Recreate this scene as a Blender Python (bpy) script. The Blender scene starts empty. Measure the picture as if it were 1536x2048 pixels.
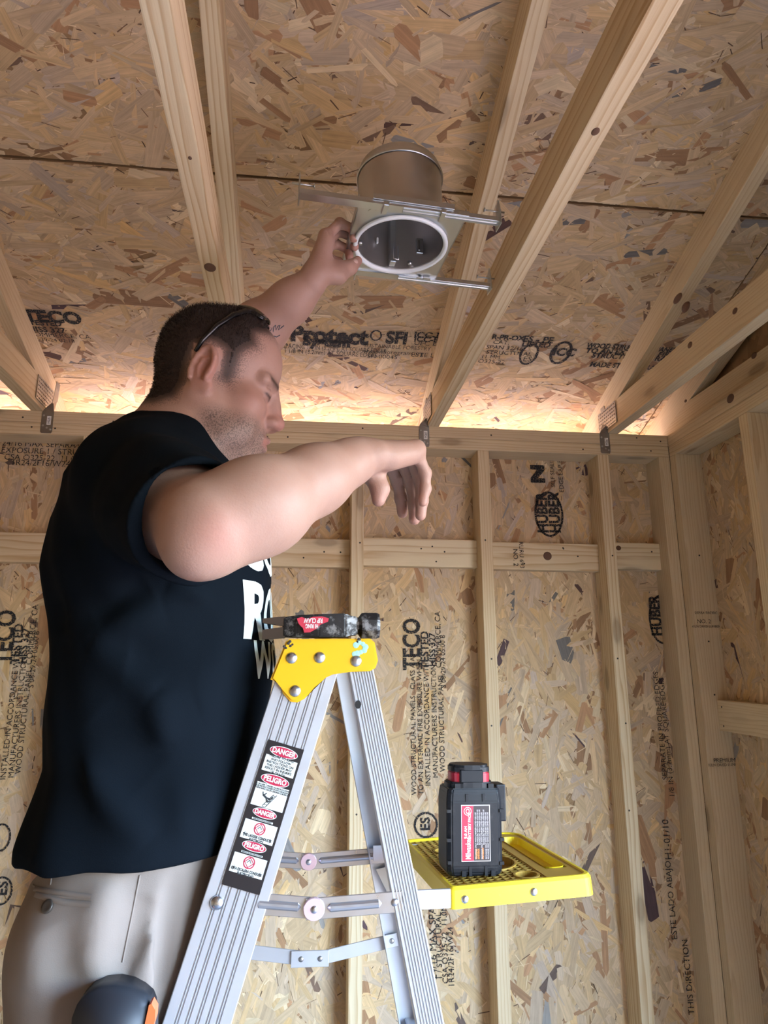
import bpy, bmesh, math, random
import numpy as np
from mathutils import Vector, Matrix
from mathutils.bvhtree import BVHTree

# ------------------------------------------------------------------ camera, world, sun, exposure
SC = bpy.context.scene
COL = SC.collection
F = 1389.65
PITCH, YAW, ROLL = .2315, .1238, -.0038
CAM = np.array([0, -2.087, 1.68])
FW = np.array([math.sin(YAW)*math.cos(PITCH), math.cos(YAW)*math.cos(PITCH), math.sin(PITCH)])
_rt = np.array([math.cos(YAW), -math.sin(YAW), 0.]); _up = np.cross(_rt, FW)
RT = _rt*math.cos(ROLL) + _up*math.sin(ROLL); UP = -_rt*math.sin(ROLL) + _up*math.cos(ROLL)

cd = bpy.data.cameras.new('camera'); cam = bpy.data.objects.new('camera', cd); COL.objects.link(cam)
cd.sensor_fit = 'VERTICAL'; cd.sensor_height = 36; cd.lens = F/2048*36; cd.clip_start = .01
M = Matrix(((RT[0], UP[0], -FW[0], CAM[0]), (RT[1], UP[1], -FW[1], CAM[1]), (RT[2], UP[2], -FW[2], CAM[2]), (0, 0, 0, 1)))
cam.matrix_world = M
SC.camera = cam

W = bpy.data.worlds.new('sky'); SC.world = W; W.use_nodes = True
nt = W.node_tree; bg = nt.nodes['Background']
sky = nt.nodes.new('ShaderNodeTexSky'); sky.sky_type = 'NISHITA'
sky.sun_disc = False; sky.sun_elevation = math.radians(50.4); sky.sun_rotation = math.radians(-25); sky.altitude = 200
sky.air_density = 1.0; sky.dust_density = 2.5
nt.links.new(sky.outputs[0], bg.inputs[0]); bg.inputs[1].default_value = 2.1
sd = bpy.data.lights.new('sun_offscreen', 'SUN'); sun = bpy.data.objects.new('sun_offscreen', sd); COL.objects.link(sun)
SUN_DIR = Vector((-.35, .75, 1.0)).normalized()          # towards the sun
sun.rotation_euler = SUN_DIR.to_track_quat('Z', 'Y').to_euler(); sun.location = (4, 3, 6)
sd.energy = 5.2; sd.angle = math.radians(.6); sd.color = (1, .93, .82)
# daylight enters by the wide door opening in the right-hand wall: a portal guides the sky sampling there
def portal(loc, rot, sx, sy):
    pd = bpy.data.lights.new('doorway_right_offscreen', 'AREA'); po = bpy.data.objects.new('doorway_right_offscreen', pd); COL.objects.link(po)
    pd.shape = 'RECTANGLE'; pd.size = sx; pd.size_y = sy; pd.cycles.is_portal = True
    po.location = loc; po.rotation_euler = rot
DOOR_Y0, DOOR_Y1, DOOR_Z = -3.42, -1.25, 2.12
portal((1.36, (DOOR_Y0+DOOR_Y1)/2, DOOR_Z/2), (0, math.pi/2, 0), DOOR_Z, DOOR_Y1-DOOR_Y0)
SC.view_settings.view_transform = 'Standard'; SC.view_settings.look = 'None'
SC.view_settings.gamma = 1; SC.view_settings.use_curve_mapping = False
SC.view_settings.exposure = 2.05

# ------------------------------------------------------------------ helpers
IN = .0254
rng = np.random.default_rng(7)
def ray(x, y): return FW + RT*(x-768)/F - UP*(y-1024)/F
def at(x, y, **k):
    d = ray(x, y)
    t = (k['Y']-CAM[1])/d[1] if 'Y' in k else (k['X']-CAM[0])/d[0] if 'X' in k else (k['Z']-CAM[2])/d[2] if 'Z' in k else k['D']
    return CAM + d*t
def V(*a): return np.array(a, float)
def nrm(v): v = np.asarray(v, float); return v/np.linalg.norm(v)

def tag(o, label=None, cat=None, group=None, kind=None):
    if label: o['label'] = label
    if cat: o['category'] = cat
    if group: o['group'] = group
    if kind: o['kind'] = kind
    return o
def empty(name, loc=(0, 0, 0)):
    o = bpy.data.objects.new(name, None); COL.objects.link(o); o.location = loc; o.empty_display_size = .05
    return o
def put(o, parent):
    if parent is not None:
        o.parent = parent
        o.matrix_parent_inverse = world_of(parent).inverted()
def world_of(o):
    m = o.matrix_basis.copy()
    if o.parent: m = world_of(o.parent) @ o.matrix_parent_inverse @ m
    return m
def link(name, me, mat=None, parent=None, smooth=False, mw=None):
    o = bpy.data.objects.new(name, me); COL.objects.link(o)
    if mat is not None and not me.materials: me.materials.append(mat)
    if smooth: me.polygons.foreach_set('use_smooth', np.ones(len(me.polygons), bool))
    if mw is not None: o.matrix_basis = mw
    put(o, parent)
    return o
def bmesh_obj(name, bm, mat, parent=None, smooth=False, mw=None):
    me = bpy.data.meshes.new(name); bm.normal_update(); bm.to_mesh(me); bm.free()
    return link(name, me, mat, parent, smooth, mw)
def raw(name, verts, faces, mat, parent=None, smooth=False, mw=None):
    me = bpy.data.meshes.new(name); me.from_pydata([tuple(map(float, v)) for v in verts], [], [tuple(map(int, f)) for f in faces]); me.update()
    return link(name, me, mat, parent, smooth, mw)
def frame(o, x, y, z):
    return Matrix(((x[0], y[0], z[0], o[0]), (x[1], y[1], z[1], o[1]), (x[2], y[2], z[2], o[2]), (0, 0, 0, 1)))
def bm_box(bm, lo, hi, bev=0, seg=1):
    r = bmesh.ops.create_cube(bm, size=1)
    vs = r['verts']
    for v in vs:
        v.co = Vector([lo[i] + (v.co[i]+.5)*(hi[i]-lo[i]) for i in range(3)])
    if bev:
        es = list({e for v in vs for e in v.link_edges})
        bmesh.ops.bevel(bm, geom=es, offset=bev, segments=seg, affect='EDGES', profile=.7)
def box(name, lo, hi, mat, parent=None, bev=0, seg=1, mw=None, smooth=False):
    bm = bmesh.new(); bm_box(bm, lo, hi, bev, seg)
    return bmesh_obj(name, bm, mat, parent, smooth, mw)
def bm_tube(bm, pts, rad, n=10, cap=True):
    """swept round tube; rad scalar or list"""
    pts = [Vector(p) for p in pts]; rad = rad if hasattr(rad, '__len__') else [rad]*len(pts)
    rings = []; prev = None
    for i, p in enumerate(pts):
        d = (pts[min(i+1, len(pts)-1)] - pts[max(i-1, 0)]).normalized()
        if prev is None:
            a = Vector((0, 0, 1)) if abs(d.z) < .9 else Vector((1, 0, 0)); u = d.cross(a).normalized()
        else: u = (prev - d*prev.dot(d)).normalized()
        prev = u; w = d.cross(u)
        rings.append([bm.verts.new(p + (u*math.cos(t)+w*math.sin(t))*rad[i]) for t in [2*math.pi*k/n for k in range(n)]])
    for a, b in zip(rings, rings[1:]):
        for k in range(n): bm.faces.new((a[k], a[(k+1) % n], b[(k+1) % n], b[k]))
    if cap: bm.faces.new(rings[0][::-1]); bm.faces.new(rings[-1])
def bm_lathe(bm, prof, n=24, mw=Matrix()):
    """prof list of (r,z); closed at ends when r==0"""
    rings = []
    for r, z in prof:
        if r < 1e-6: rings.append([bm.verts.new(mw @ Vector((0, 0, z)))])
        else: rings.append([bm.verts.new(mw @ Vector((r*math.cos(2*math.pi*k/n), r*math.sin(2*math.pi*k/n), z))) for k in range(n)])
    for a, b in zip(rings, rings[1:]):
        for k in range(n):
            q = (k+1) % n
            if len(a) == 1 and len(b) == 1: continue
            if len(a) == 1: bm.faces.new((a[0], b[q], b[k]))
            elif len(b) == 1: bm.faces.new((a[k], a[q], b[0]))
            else: bm.faces.new((a[k], a[q], b[q], b[k]))
def bm_prism(bm, poly, z0, z1, mw=Matrix(), bev=0):
    lo = [bm.verts.new(mw @ Vector((x, y, z0))) for x, y in poly]; hi = [bm.verts.new(mw @ Vector((x, y, z1))) for x, y in poly]
    n = len(poly); fs = [bm.faces.new(lo[::-1]), bm.faces.new(hi)]
    for k in range(n): fs.append(bm.faces.new((lo[k], lo[(k+1) % n], hi[(k+1) % n], hi[k])))
    if bev:
        es = [e for e in bm.edges if e.verts[0] in hi and e.verts[1] in hi]
        bmesh.ops.bevel(bm, geom=es, offset=bev, segments=2, affect='EDGES')

# ------------------------------------------------------------------ materials
def new_mat(name, col=(.8, .8, .8), rough=.6, metal=0, spec=.5):
    m = bpy.data.materials.new(name); m.use_nodes = True
    b = m.node_tree.nodes['Principled BSDF']
    b.inputs['Base Color'].default_value = (*col, 1); b.inputs['Roughness'].default_value = rough
    b.inputs['Metallic'].default_value = metal; b.inputs['Specular IOR Level'].default_value = spec
    return m
class N:
    def __init__(s, m): s.m = m; s.t = m.node_tree; s.b = s.t.nodes['Principled BSDF']
    def new(s, ty, **k):
        n = s.t.nodes.new('ShaderNode'+ty)
        for a, v in k.items():
            if a.startswith('i_'):
                key = a[2:]; key = int(key) if key.isdigit() else key.replace('_', ' ')
                n.inputs[key].default_value = v
            else: setattr(n, a, v)
        return n
    def l(s, a, b): s.t.links.new(a, b)
    def math(s, op, a, b=None, c=None):
        n = s.new('Math', operation=op)
        for i, v in enumerate((a, b, c)):
            if v is None: continue
            if isinstance(v, (int, float)): n.inputs[i].default_value = v
            else: s.l(v, n.inputs[i])
        return n.outputs[0]
    def mix(s, f, a, b, bt='MIX'):
        n = s.new('Mix', data_type='RGBA', blend_type=bt)
        for i, v in ((0, f), (6, a), (7, b)):
            if isinstance(v, (int, float)): n.inputs[i].default_value = v
            elif isinstance(v, tuple): n.inputs[i].default_value = (*v[:3], 1)
            else: s.l(v, n.inputs[i])
        return n.outputs[2]
    def ramp(s, f, stops):
        n = s.new('ValToRGB'); cr = n.color_ramp
        while len(cr.elements) < len(stops): cr.elements.new(.5)
        for e, (p, c) in zip(cr.elements, stops): e.position = p; e.color = (*c, 1) if len(c) == 3 else c
        s.l(f, n.inputs[0]); return n.outputs[0]
    def noise(s, vec, scale, detail=3, rough=.5):
        n = s.new('TexNoise', i_Scale=scale, i_Detail=detail, i_Roughness=rough); s.l(vec, n.inputs[0]); return n.outputs[0]
    def bump(s, h, strength=.3, dist=.001):
        n = s.new('Bump', i_Strength=strength, i_Distance=dist); s.l(h, n.inputs['Height']); s.l(n.outputs[0], s.b.inputs['Normal'])
    def mapped(s, vec, scale, loc=None):
        n = s.new('Mapping'); s.l(vec, n.inputs[0]); n.inputs['Scale'].default_value = scale
        if loc is not None: s.l(loc, n.inputs['Location'])
        return n.outputs[0]

def lumber_mat(name, pale, dark, knot=(.10, .05, .025), ring=420., rwt=.55):
    m = new_mat(name, pale, .62, 0, .35); n = N(m)
    tc = n.new('TexCoord').outputs['Object']; oi = n.new('ObjectInfo').outputs['Random']
    comb = n.new('CombineXYZ'); n.l(n.math('MULTIPLY', oi, 7.3), comb.inputs[0]); n.l(n.math('MULTIPLY', oi, .9), comb.inputs[1]); n.l(n.math('MULTIPLY', oi, 1.7), comb.inputs[2])
    p = n.mapped(tc, (1, 1, 1), comb.outputs[0])
    ps = n.mapped(p, (1.3, 14, 14))
    warp = n.noise(ps, 1.0, 3, .55)
    sep = n.new('SeparateXYZ'); n.l(tc, sep.inputs[0])
    offy = n.math('SUBTRACT', n.math('MULTIPLY', oi, .22), .11)
    yy = n.math('ADD', sep.outputs[1], offy); zz = n.math('ADD', sep.outputs[2], n.math('ADD', n.math('MULTIPLY', oi, .05), .02))
    rad = n.math('SQRT', n.math('ADD', n.math('POWER', yy, 2), n.math('POWER', zz, 2)))
    rad = n.math('ADD', rad, n.math('MULTIPLY', warp, .055))
    ringv = n.math('FRACT', n.math('MULTIPLY', rad, ring/6.283*1.6))
    grain = n.noise(n.mapped(p, (9, 420, 420)), 1.0, 3, .6)
    blot = n.noise(n.mapped(p, (2.0, 5, 5)), 1.0, 2)
    rc = n.ramp(ringv, [(0, (0, 0, 0)), (.55, (.25, .25, .25)), (.88, (1, 1, 1)), (1, (.05, .05, .05))])
    f = n.math('MULTIPLY', rc, rwt)
    f = n.math('ADD', f, n.math('MULTIPLY', n.math('SUBTRACT', grain, .5), .5))
    f = n.math('ADD', f, n.math('MULTIPLY', n.math('SUBTRACT', blot, .45), .9))
    c = n.mix(f, pale, dark)
    c = n.mix(n.math('MULTIPLY', n.math('SUBTRACT', oi, .5), .35), c, (dark[0]*.8, dark[1]*.75, dark[2]*.8))
    vo = n.new('TexVoronoi', i_Scale=1.0, i_Randomness=1.0); n.l(n.mapped(p, (3.1, 9, 9)), vo.inputs[0])
    kn = n.ramp(vo.outputs['Distance'], [(0, (1, 1, 1)), (.10, (1, 1, 1)), (.15, (.25, .25, .25)), (.24, (0, 0, 0))])
    c = n.mix(n.math('MULTIPLY', kn, .45), c, knot)
    n.l(c, n.b.inputs['Base Color'])
    n.bump(n.math('ADD', grain, n.math('MULTIPLY', rc, .4)), .35, .0008)
    return m
LUM = lumber_mat('pine_lumber', (.72, .60, .39), (.48, .31, .15))
LUMG = lumber_mat('pale_pine_lumber', (.74, .63, .42), (.51, .34, .17), ring=300, rwt=.8)
LUMD = lumber_mat('tan_pine_lumber', (.70, .58, .38), (.47, .31, .16), rwt=.4)

def osb_mat(name, gain=1.0):
    m = new_mat(name, (.45, .3, .16), .68, 0, .35); n = N(m)
    at_ = n.new('Attribute', attribute_name='Col'); uv = n.new('UVMap', uv_map='UV').outputs[0]
    g1 = n.noise(n.mapped(uv, (9, 130, 1)), 1.0, 4, .6); g2 = n.noise(n.mapped(uv, (3, 600, 1)), 1.0, 2)
    g3 = n.noise(n.mapped(uv, (40, 60, 1)), 1.0, 3)
    v = n.math('ADD', n.math('MULTIPLY', g1, .75), n.math('MULTIPLY', g2, .45))
    v = n.math('ADD', v, n.math('MULTIPLY', g3, .25))
    v = n.math('MULTIPLY', n.math('ADD', v, .28), gain)
    c = n.mix(1.0, at_.outputs['Color'], v, 'MULTIPLY')
    n.l(c, n.b.inputs['Base Color'])
    n.bump(g1, .5, .0008)
    return m
OSB = osb_mat('osb_strands')
def simple_osb(name, a, b):
    m = new_mat(name, a, .75); n = N(m); tc = n.new('TexCoord').outputs['Object']
    v = n.new('TexVoronoi', i_Scale=1.0); n.l(n.mapped(tc, (14, 40, 30)), v.inputs[0])
    n.l(n.mix(n.math('MULTIPLY', v.outputs['Color'], 1.0), a, b), n.b.inputs['Base Color'])
    return m
OSBB = simple_osb('osb_board', (.40, .26, .13), (.24, .14, .065))
def ink_mat(name, col=(.012, .012, .014), th=.36):
    m = new_mat(name, col, .8); n = N(m); tc = n.new('TexCoord').outputs['Object']
    no = n.noise(tc, 260, 2); f = n.math('GREATER_THAN', no, th)
    tr = n.new('BsdfTransparent'); mx = n.new('MixShader'); n.l(f, mx.inputs[0]); n.l(tr.outputs[0], mx.inputs[1]); n.l(n.b.outputs[0], mx.inputs[2])
    n.l(mx.outputs[0], n.t.nodes['Material Output'].inputs[0])
    return m
INK = ink_mat('stamped_ink', th=.40)
def metal_mat(name, col, rough=.3, bumpy=.0, streak=None, metal=1.0):
    m = new_mat(name, col, rough, metal); n = N(m); tc = n.new('TexCoord').outputs['Object']
    no = n.noise(tc, 60, 4); r = n.math('ADD', n.math('MULTIPLY', no, .25), rough-.12); n.l(r, n.b.inputs['Roughness'])
    c = n.mix(n.math('MULTIPLY', n.noise(tc, 18, 4), .5), col, (col[0]*.72, col[1]*.72, col[2]*.74)); n.l(c, n.b.inputs['Base Color'])
    return m
GALV = metal_mat('galvanised_steel', (.62, .66, .68), .32)
GALVD = metal_mat('dull_galvanised_steel', (.38, .38, .37), .42)

# ------------------------------------------------------------------ printed lettering
def text_mesh(s, size, extrude=.0, align='LEFT', bold=0, squash=1.0):
    cu = bpy.data.curves.new('lettering', 'FONT'); cu.body = s; cu.size = size; cu.align_x = align; cu.align_y = 'CENTER'
    cu.extrude = extrude; cu.offset = bold; cu.resolution_u = 3; cu.space_line = .95
    o = bpy.data.objects.new('lettering', cu); COL.objects.link(o)
    dg = bpy.context.evaluated_depsgraph_get(); dg.update()
    me = bpy.data.meshes.new_from_object(o.evaluated_get(dg))
    bpy.data.objects.remove(o); bpy.data.curves.remove(cu)
    if squash != 1:
        for v in me.vertices: v.co.x *= squash
    return me
def lettering(name, s, size, mw, mat, parent, align='LEFT', bold=0, squash=1.0, extrude=0.0):
    me = text_mesh(s, size, extrude, align, bold, squash); me.name = name
    return link(name, me, mat, parent, mw=mw)
def ring_mesh(rx, ry, t, n=40):
    vs = []; fs = []
    for k in range(n):
        a = 2*math.pi*k/n
        vs += [((rx)*math.cos(a), ry*math.sin(a), 0), ((rx-t)*math.cos(a), (ry-t)*math.sin(a), 0)]
    for k in range(n): q = (k+1) % n; fs.append((2*k, 2*q, 2*q+1, 2*k+1))
    return vs, fs

# ------------------------------------------------------------------ the building
ZP = 2.465                 # top of the wall plates
YO = 3.5*IN                # inner face of the back wall's sheathing (framing face is y = 0)
XR = 1.223; XO = XR + 3.5*IN
XL = -2.3; YF = -3.75
SLOPE = .3444
R0 = ZP + 2.205*IN + 3.5*IN*math.sqrt(1+SLOPE**2)     # underside of the roof sheathing at y = 0
YRIDGE = (YF+YO)/2
CS = 1/math.sqrt(1+SLOPE**2); SN = SLOPE*CS

DARKS = [(.10, .055, .045), (.13, .09, .07), (.085, .05, .055), (.19, .12, .08), (.16, .15, .14), (.26, .25, .24), (.30, .28, .25)]
def strands(name, lx, ly, mw, parent, along=0., seed=0, dens=3400., hgt=.0016, tint=(1, 1, 1), spread=.6):
    """layer of flat wood strands covering a lx x ly panel; local +z is the panel's outside"""
    g = np.random.default_rng(seed); n = int(lx*ly*dens)
    L = np.clip(g.gamma(3.6, .032, n), .03, .22); Wd = np.clip(g.gamma(3.2, .0070, n), .005, .05); Wd = np.minimum(Wd, L*.45)
    th = along + g.normal(0, spread, n); rnd = g.random(n); th = np.where(rnd < .12, g.uniform(0, math.pi, n), th)
    thin = g.random(n) < .36; Wd = np.where(thin, g.uniform(.0008, .0026, n), Wd); L = np.where(thin, g.uniform(.012, .05, n), L)
    cx = g.uniform(0, lx, n); cy = g.uniform(0, ly, n); cz = .0004 + g.random(n)*hgt
    tz1 = g.normal(0, .010, n); tz2 = g.normal(0, .020, n)
    # outline: 8 points with jagged ends
    a = np.array([-1, -.93, .9, 1, 1, .96, -.9, -1]); b = np.array([-.35, -1, -1, -.5, .4, 1, 1, .5])
    A = a[None]*(1+g.normal(0, .05, (n, 8))); B = b[None]*(1+g.normal(0, .12, (n, 8)))
    u = A*L[:, None]/2; v = B*Wd[:, None]/2
    c, s = np.cos(th)[:, None], np.sin(th)[:, None]
    X = np.clip(cx[:, None]+u*c-v*s, 0, lx); Y = np.clip(cy[:, None]+u*s+v*c, 0, ly)
    Z = cz[:, None] + u*tz1[:, None]*.6 + v*tz2[:, None]
    Z = np.clip(Z, .0001, .004)
    vs = np.stack([X, Y, Z], -1).reshape(-1, 3)
    me = bpy.data.meshes.new(name)
    me.vertices.add(8*n); me.vertices.foreach_set('co', vs.ravel().astype(np.float32))
    me.loops.add(8*n); me.loops.foreach_set('vertex_index', np.arange(8*n, dtype=np.int32))
    me.polygons.add(n); me.polygons.foreach_set('loop_start', np.arange(0, 8*n, 8, dtype=np.int32)); me.polygons.foreach_set('loop_total', np.full(n, 8, np.int32))
    me.update(calc_edges=True)
    base = np.array([.55, .405, .245]); t = g.random((n, 1)); hue = g.normal(0, 1, (n, 1))
    col = base*(0.87+.28*t) * np.exp(np.array([[.035, .0, -.10]])*hue)
    lt = g.random(n) < .06; col[lt] = np.array([.66, .52, .33])*(.85+.3*g.random((lt.sum(), 1)))
    br = g.random(n) < .07; col[br] = np.array([.38, .22, .115])*(.7+.6*g.random((br.sum(), 1)))
    dk = (g.random(n) < .013) & ~thin; col[dk] = np.array(DARKS)[g.integers(0, len(DARKS), dk.sum())]
    tn = thin & (g.random(n) < .5); col[tn] = np.array([.12, .07, .04])*(.6+1.1*g.random((tn.sum(), 1)))
    tl = thin & ~tn; col[tl] = np.array([.74, .58, .36])
    col = np.clip(col*np.array(tint), 0, 1)
    ca = me.color_attributes.new('Col', 'FLOAT_COLOR', 'POINT')
    ca.data.foreach_set('color', np.repeat(np.c_[col, np.ones(n)], 8, 0).ravel().astype(np.float32))
    uv = me.uv_layers.new(name='UV'); off = g.uniform(0, 50, (n, 1, 2))
    uv.data.foreach_set('uv', (np.stack([u, v], -1)+off).reshape(-1).astype(np.float32))
    o = link(name, me, OSB, parent, mw=mw); o['kind'] = 'stuff'
    return o
def osb_panel(parent, lx, ly, mw, along, seed, visible=True, tint=(1, 1, 1), dens=3400.):
    p = box('osb_panel', (.0015, .0015, -.011), (lx-.0015, ly-.0015, 0), OSBB, parent, mw=mw)
    if visible: strands('strand_layer', lx-.004, ly-.004, mw @ Matrix.Translation((.002, .002, 0)), p, along, seed, dens, tint=tint)
    return p
def lumber(name, p0, p1, w, t, up, mat, parent, bev=.003, ext=0):
    """board from p0 to p1 (centre line); t along 'up', w along the other axis"""
    p0 = V(*p0); p1 = V(*p1); x = nrm(p1-p0); L = np.linalg.norm(p1-p0)
    z = nrm(np.array(up) - x*np.dot(up, x)); y = np.cross(z, x)
    return box(name, (0, -w/2, -t/2), (L, w/2, t/2), mat, parent, bev, 2, frame(p0, x, y, z))

# floor and ground outside
def rough_mat(name, a, b, sc=3.):
    m = new_mat(name, a, .85); n = N(m); tc = n.new('TexCoord').outputs['Object']
    n.l(n.mix(n.noise(tc, sc, 5, .6), a, b), n.b.inputs['Base Color']); n.bump(n.noise(tc, sc*20, 3), .2, .003); return m
fl = box('floor', (XL-.1, YF-.1, -.1), (XO+.011, YO+.011, 0), rough_mat('concrete', (.22, .21, .20), (.16, .155, .15)), None)
tag(fl, 'grey concrete slab floor under the framing', kind='structure')
gr = box('ground', (-40, -40, -.2), (40, 40, -.1), rough_mat('dry_earth', (.17, .115, .098), (.14, .095, .08), .8))
tag(gr, 'dry bare earth around the building', kind='structure')

S = 1.5*IN; Dp = 3.5*IN
# back wall --------------------------------------------------------------
wb = tag(empty('wall_back', (0, 0, 0)), 'back stud wall sheathed in oriented strand board', kind='structure')
XA = .1586
seams = [XL, -1.855, -.636, .583, .9904, XO+.0]
wall_panels = []
for i in range(5):
    x0, x1 = seams[i], seams[i+1]
    mw = frame((x0, YO, 0), V(1, 0, 0), V(0, 0, 1), V(0, -1, 0))
    wall_panels.append(osb_panel(wb, x1-x0, ZP, mw, math.pi/2, 40+i, i > 0))
for k in range(-6, 3):
    xc = XA + S/2 + 16*IN*k
    lumber('stud', (xc, Dp/2, S), (xc, Dp/2, ZP-2*S), S, Dp, (0, 1, 0), LUMG if k in (2, 0) else LUM, wb)
xd = 1.1849
lumber('stud', (xd+S/2, Dp/2, S), (xd+S/2, Dp/2, ZP-2*S), S, Dp, (0, 1, 0), LUMD, wb)
lumber('bottom_plate', (XL, Dp/2, S/2), (XR, Dp/2, S/2), Dp, S, (0, 0, 1), LUM, wb)
lumber('top_plate', (XL, Dp/2, ZP-1.5*S), (XR, Dp/2, ZP-1.5*S), Dp, S, (0, 0, 1), LUM, wb, .004)
lumber('top_plate', (XL, Dp/2, ZP-.5*S), (XR, Dp/2, ZP-.5*S), Dp, S, (0, 0, 1), LUMD, wb, .004)
for k in range(-6, 3):
    x0 = XA + S + 16*IN*k; x1 = x0 + 16*IN - S
    if k == 2: x1 = xd
    dz = random.Random(k).uniform(-.004, .004)
    lumber('blocking', (x0, YO-S/2-.001, 2.057+dz), (x1, YO-S/2-.001, 2.055+dz), S, Dp, (0, 0, 1), LUMG, wb)

# right wall ---------------------------------------------------------------
wr = tag(empty('wall_right', (XR, 0, 0)), 'right stud wall of oriented strand board with a door opening', kind='structure')
mwr = lambda y, z: frame((XO, y, z), V(0, -1, 0), V(0, 0, 1), V(-1, 0, 0))
osb_panel(wr, 1.25+YO-.0, ZP, mwr(YO, 0), math.pi/2, 61, True)
osb_panel(wr, -YF+DOOR_Y0, ZP, mwr(DOOR_Y0, 0), math.pi/2, 62, False)
osb_panel(wr, DOOR_Y1-DOOR_Y0, ZP-DOOR_Z, mwr(DOOR_Y1, DOOR_Z), math.pi/2, 63, False)
for y in (0-S/2, -.374-S/2, -.374-S/2-.4064, DOOR_Y1+S/2, DOOR_Y0-S/2):
    lumber('stud', (XR+Dp/2, y, S), (XR+Dp/2, y, ZP-2*S), S, Dp, (1, 0, 0), LUMD if y > -.1 else LUM, wr)
lumber('bottom_plate', (XR+Dp/2, 0, S/2), (XR+Dp/2, DOOR_Y1, S/2), Dp, S, (0, 0, 1), LUM, wr)
lumber('top_plate', (XR+Dp/2, 0, ZP-1.5*S), (XR+Dp/2, YF, ZP-1.5*S), Dp, S, (0, 0, 1), LUM, wr, .004)
lumber('top_plate', (XR+Dp/2, YO, ZP-.5*S), (XR+Dp/2, YF, ZP-.5*S), Dp, S, (0, 0, 1), LUMD, wr, .004)
lumber('blocking', (XO-S/2-.001, -S, 1.560), (XO-S/2-.001, -.374, 1.553), S, Dp, (0, 0, 1), LUMD, wr)
lumber('blocking', (XO-S/2-.001, -.374-S, 1.56), (XO-S/2-.001, -.78, 1.56), S, Dp, (0, 0, 1), LUMD, wr)
lumber('door_header', (XR+Dp/2, DOOR_Y0, DOOR_Z+.07), (XR+Dp/2, DOOR_Y1, DOOR_Z+.07), Dp, .14, (0, 0, 1), LUM, wr)

# left and front walls (outside the picture, they close the room) -----------
wl = tag(empty('wall_left', (XL, 0, 0)), 'left stud wall sheathed in strand board', kind='structure')
osb_panel(wl, YO-YF, ZP, frame((XL, YF, 0), V(0, 1, 0), V(0, 0, 1), V(1, 0, 0)), 0, 70, False)
wf = tag(empty('wall_front', (0, YF, 0)), 'front stud wall sheathed in strand board', kind='structure')
osb_panel(wf, XO-XL, ZP, frame((XO, YF, 0), V(-1, 0, 0), V(0, 0, 1), V(0, 1, 0)), 0, 71, False)
# gable sheathing
def gable(parent, x, nx):
    zs = [(YO+.01, ZP), (YF, ZP), (YF, R0-SLOPE*0+.0), (YRIDGE, R0-SLOPE*YRIDGE), (YO+.01, R0-SLOPE*(YO+.01))]
    zs[2] = (YF, R0-SLOPE*(2*YRIDGE-YF))
    bm = bmesh.new(); bm_prism(bm, zs, 0, .011, frame((x, 0, 0), V(0, 1, 0), V(0, 0, 1), V(1, 0, 0)))
    return bmesh_obj('gable_panel', bm, OSBB, parent)
gable(wr, XO, 1); gable(wl, XL-.011, -1)

# roof ---------------------------------------------------------------------
ce = tag(empty('ceiling', (0, 0, ZP)), 'sloping roof underside of oriented strand board sheets', kind='structure')
def roofpt(y, off=0.): return V(0, y, R0-SLOPE*y)
YE = .64+0; YSEAM = -.638; YEAVE = YSEAM + 1.2192*CS
def roof_panel(x0, x1, ya, yb, seed, vis, dens=3400.):
    # local x = +x , local y = uphill, local z = down into the room
    o = V(x0, ya, R0-SLOPE*ya)
    mw = frame(o, V(1, 0, 0), V(0, -CS, SN), V(0, -SN, -CS))
    return osb_panel(ce, x1-x0, (ya-yb)/CS, mw, 0., seed, vis, dens=dens)
XE = XO+.30
rp = [roof_panel(-1.20, .4226+.8128, YEAVE, YSEAM+.0015, 80, True), roof_panel(.4226+.8128, XE, YEAVE, YSEAM+.0015, 81, True), roof_panel(XL-.3, -1.20, YEAVE, YSEAM+.0015, 82, False),
      roof_panel(-1.4066, 1.0322, YSEAM-.0015, YRIDGE, 83, True), roof_panel(1.0322, XE, YSEAM-.0015, YRIDGE, 84, True), roof_panel(XL-.3, -1.4066, YSEAM-.0015, YRIDGE, 85, False)]
# far slope (behind the camera)
o = V(XE, 2*YRIDGE-YEAVE, R0-SLOPE*YEAVE)
osb_panel(ce, XE-XL+.3, (YEAVE-YRIDGE)/CS, frame(o, V(-1, 0, 0), V(0, CS, SN), V(0, SN, -CS)), 0, 86, False)

# felt underlayment over the sheathing closes the joints
FELT = new_mat('roofing_felt', (.03, .03, .03), .9)
for sgn in (1, -1):
    o = V(XL-.3, YEAVE, R0-SLOPE*YEAVE+.0125/CS) if sgn > 0 else V(XE, 2*YRIDGE-YEAVE, R0-SLOPE*YEAVE+.0125/CS)
    mw = frame(o, V(sgn, 0, 0), V(0, -sgn*CS, SN), V(0, -sgn*SN, -CS))
    box('roofing_felt', (0, 0, -.004), (XE-XL+.3, (YEAVE-YRIDGE)/CS+.004, 0), FELT, ce, mw=mw)

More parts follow.
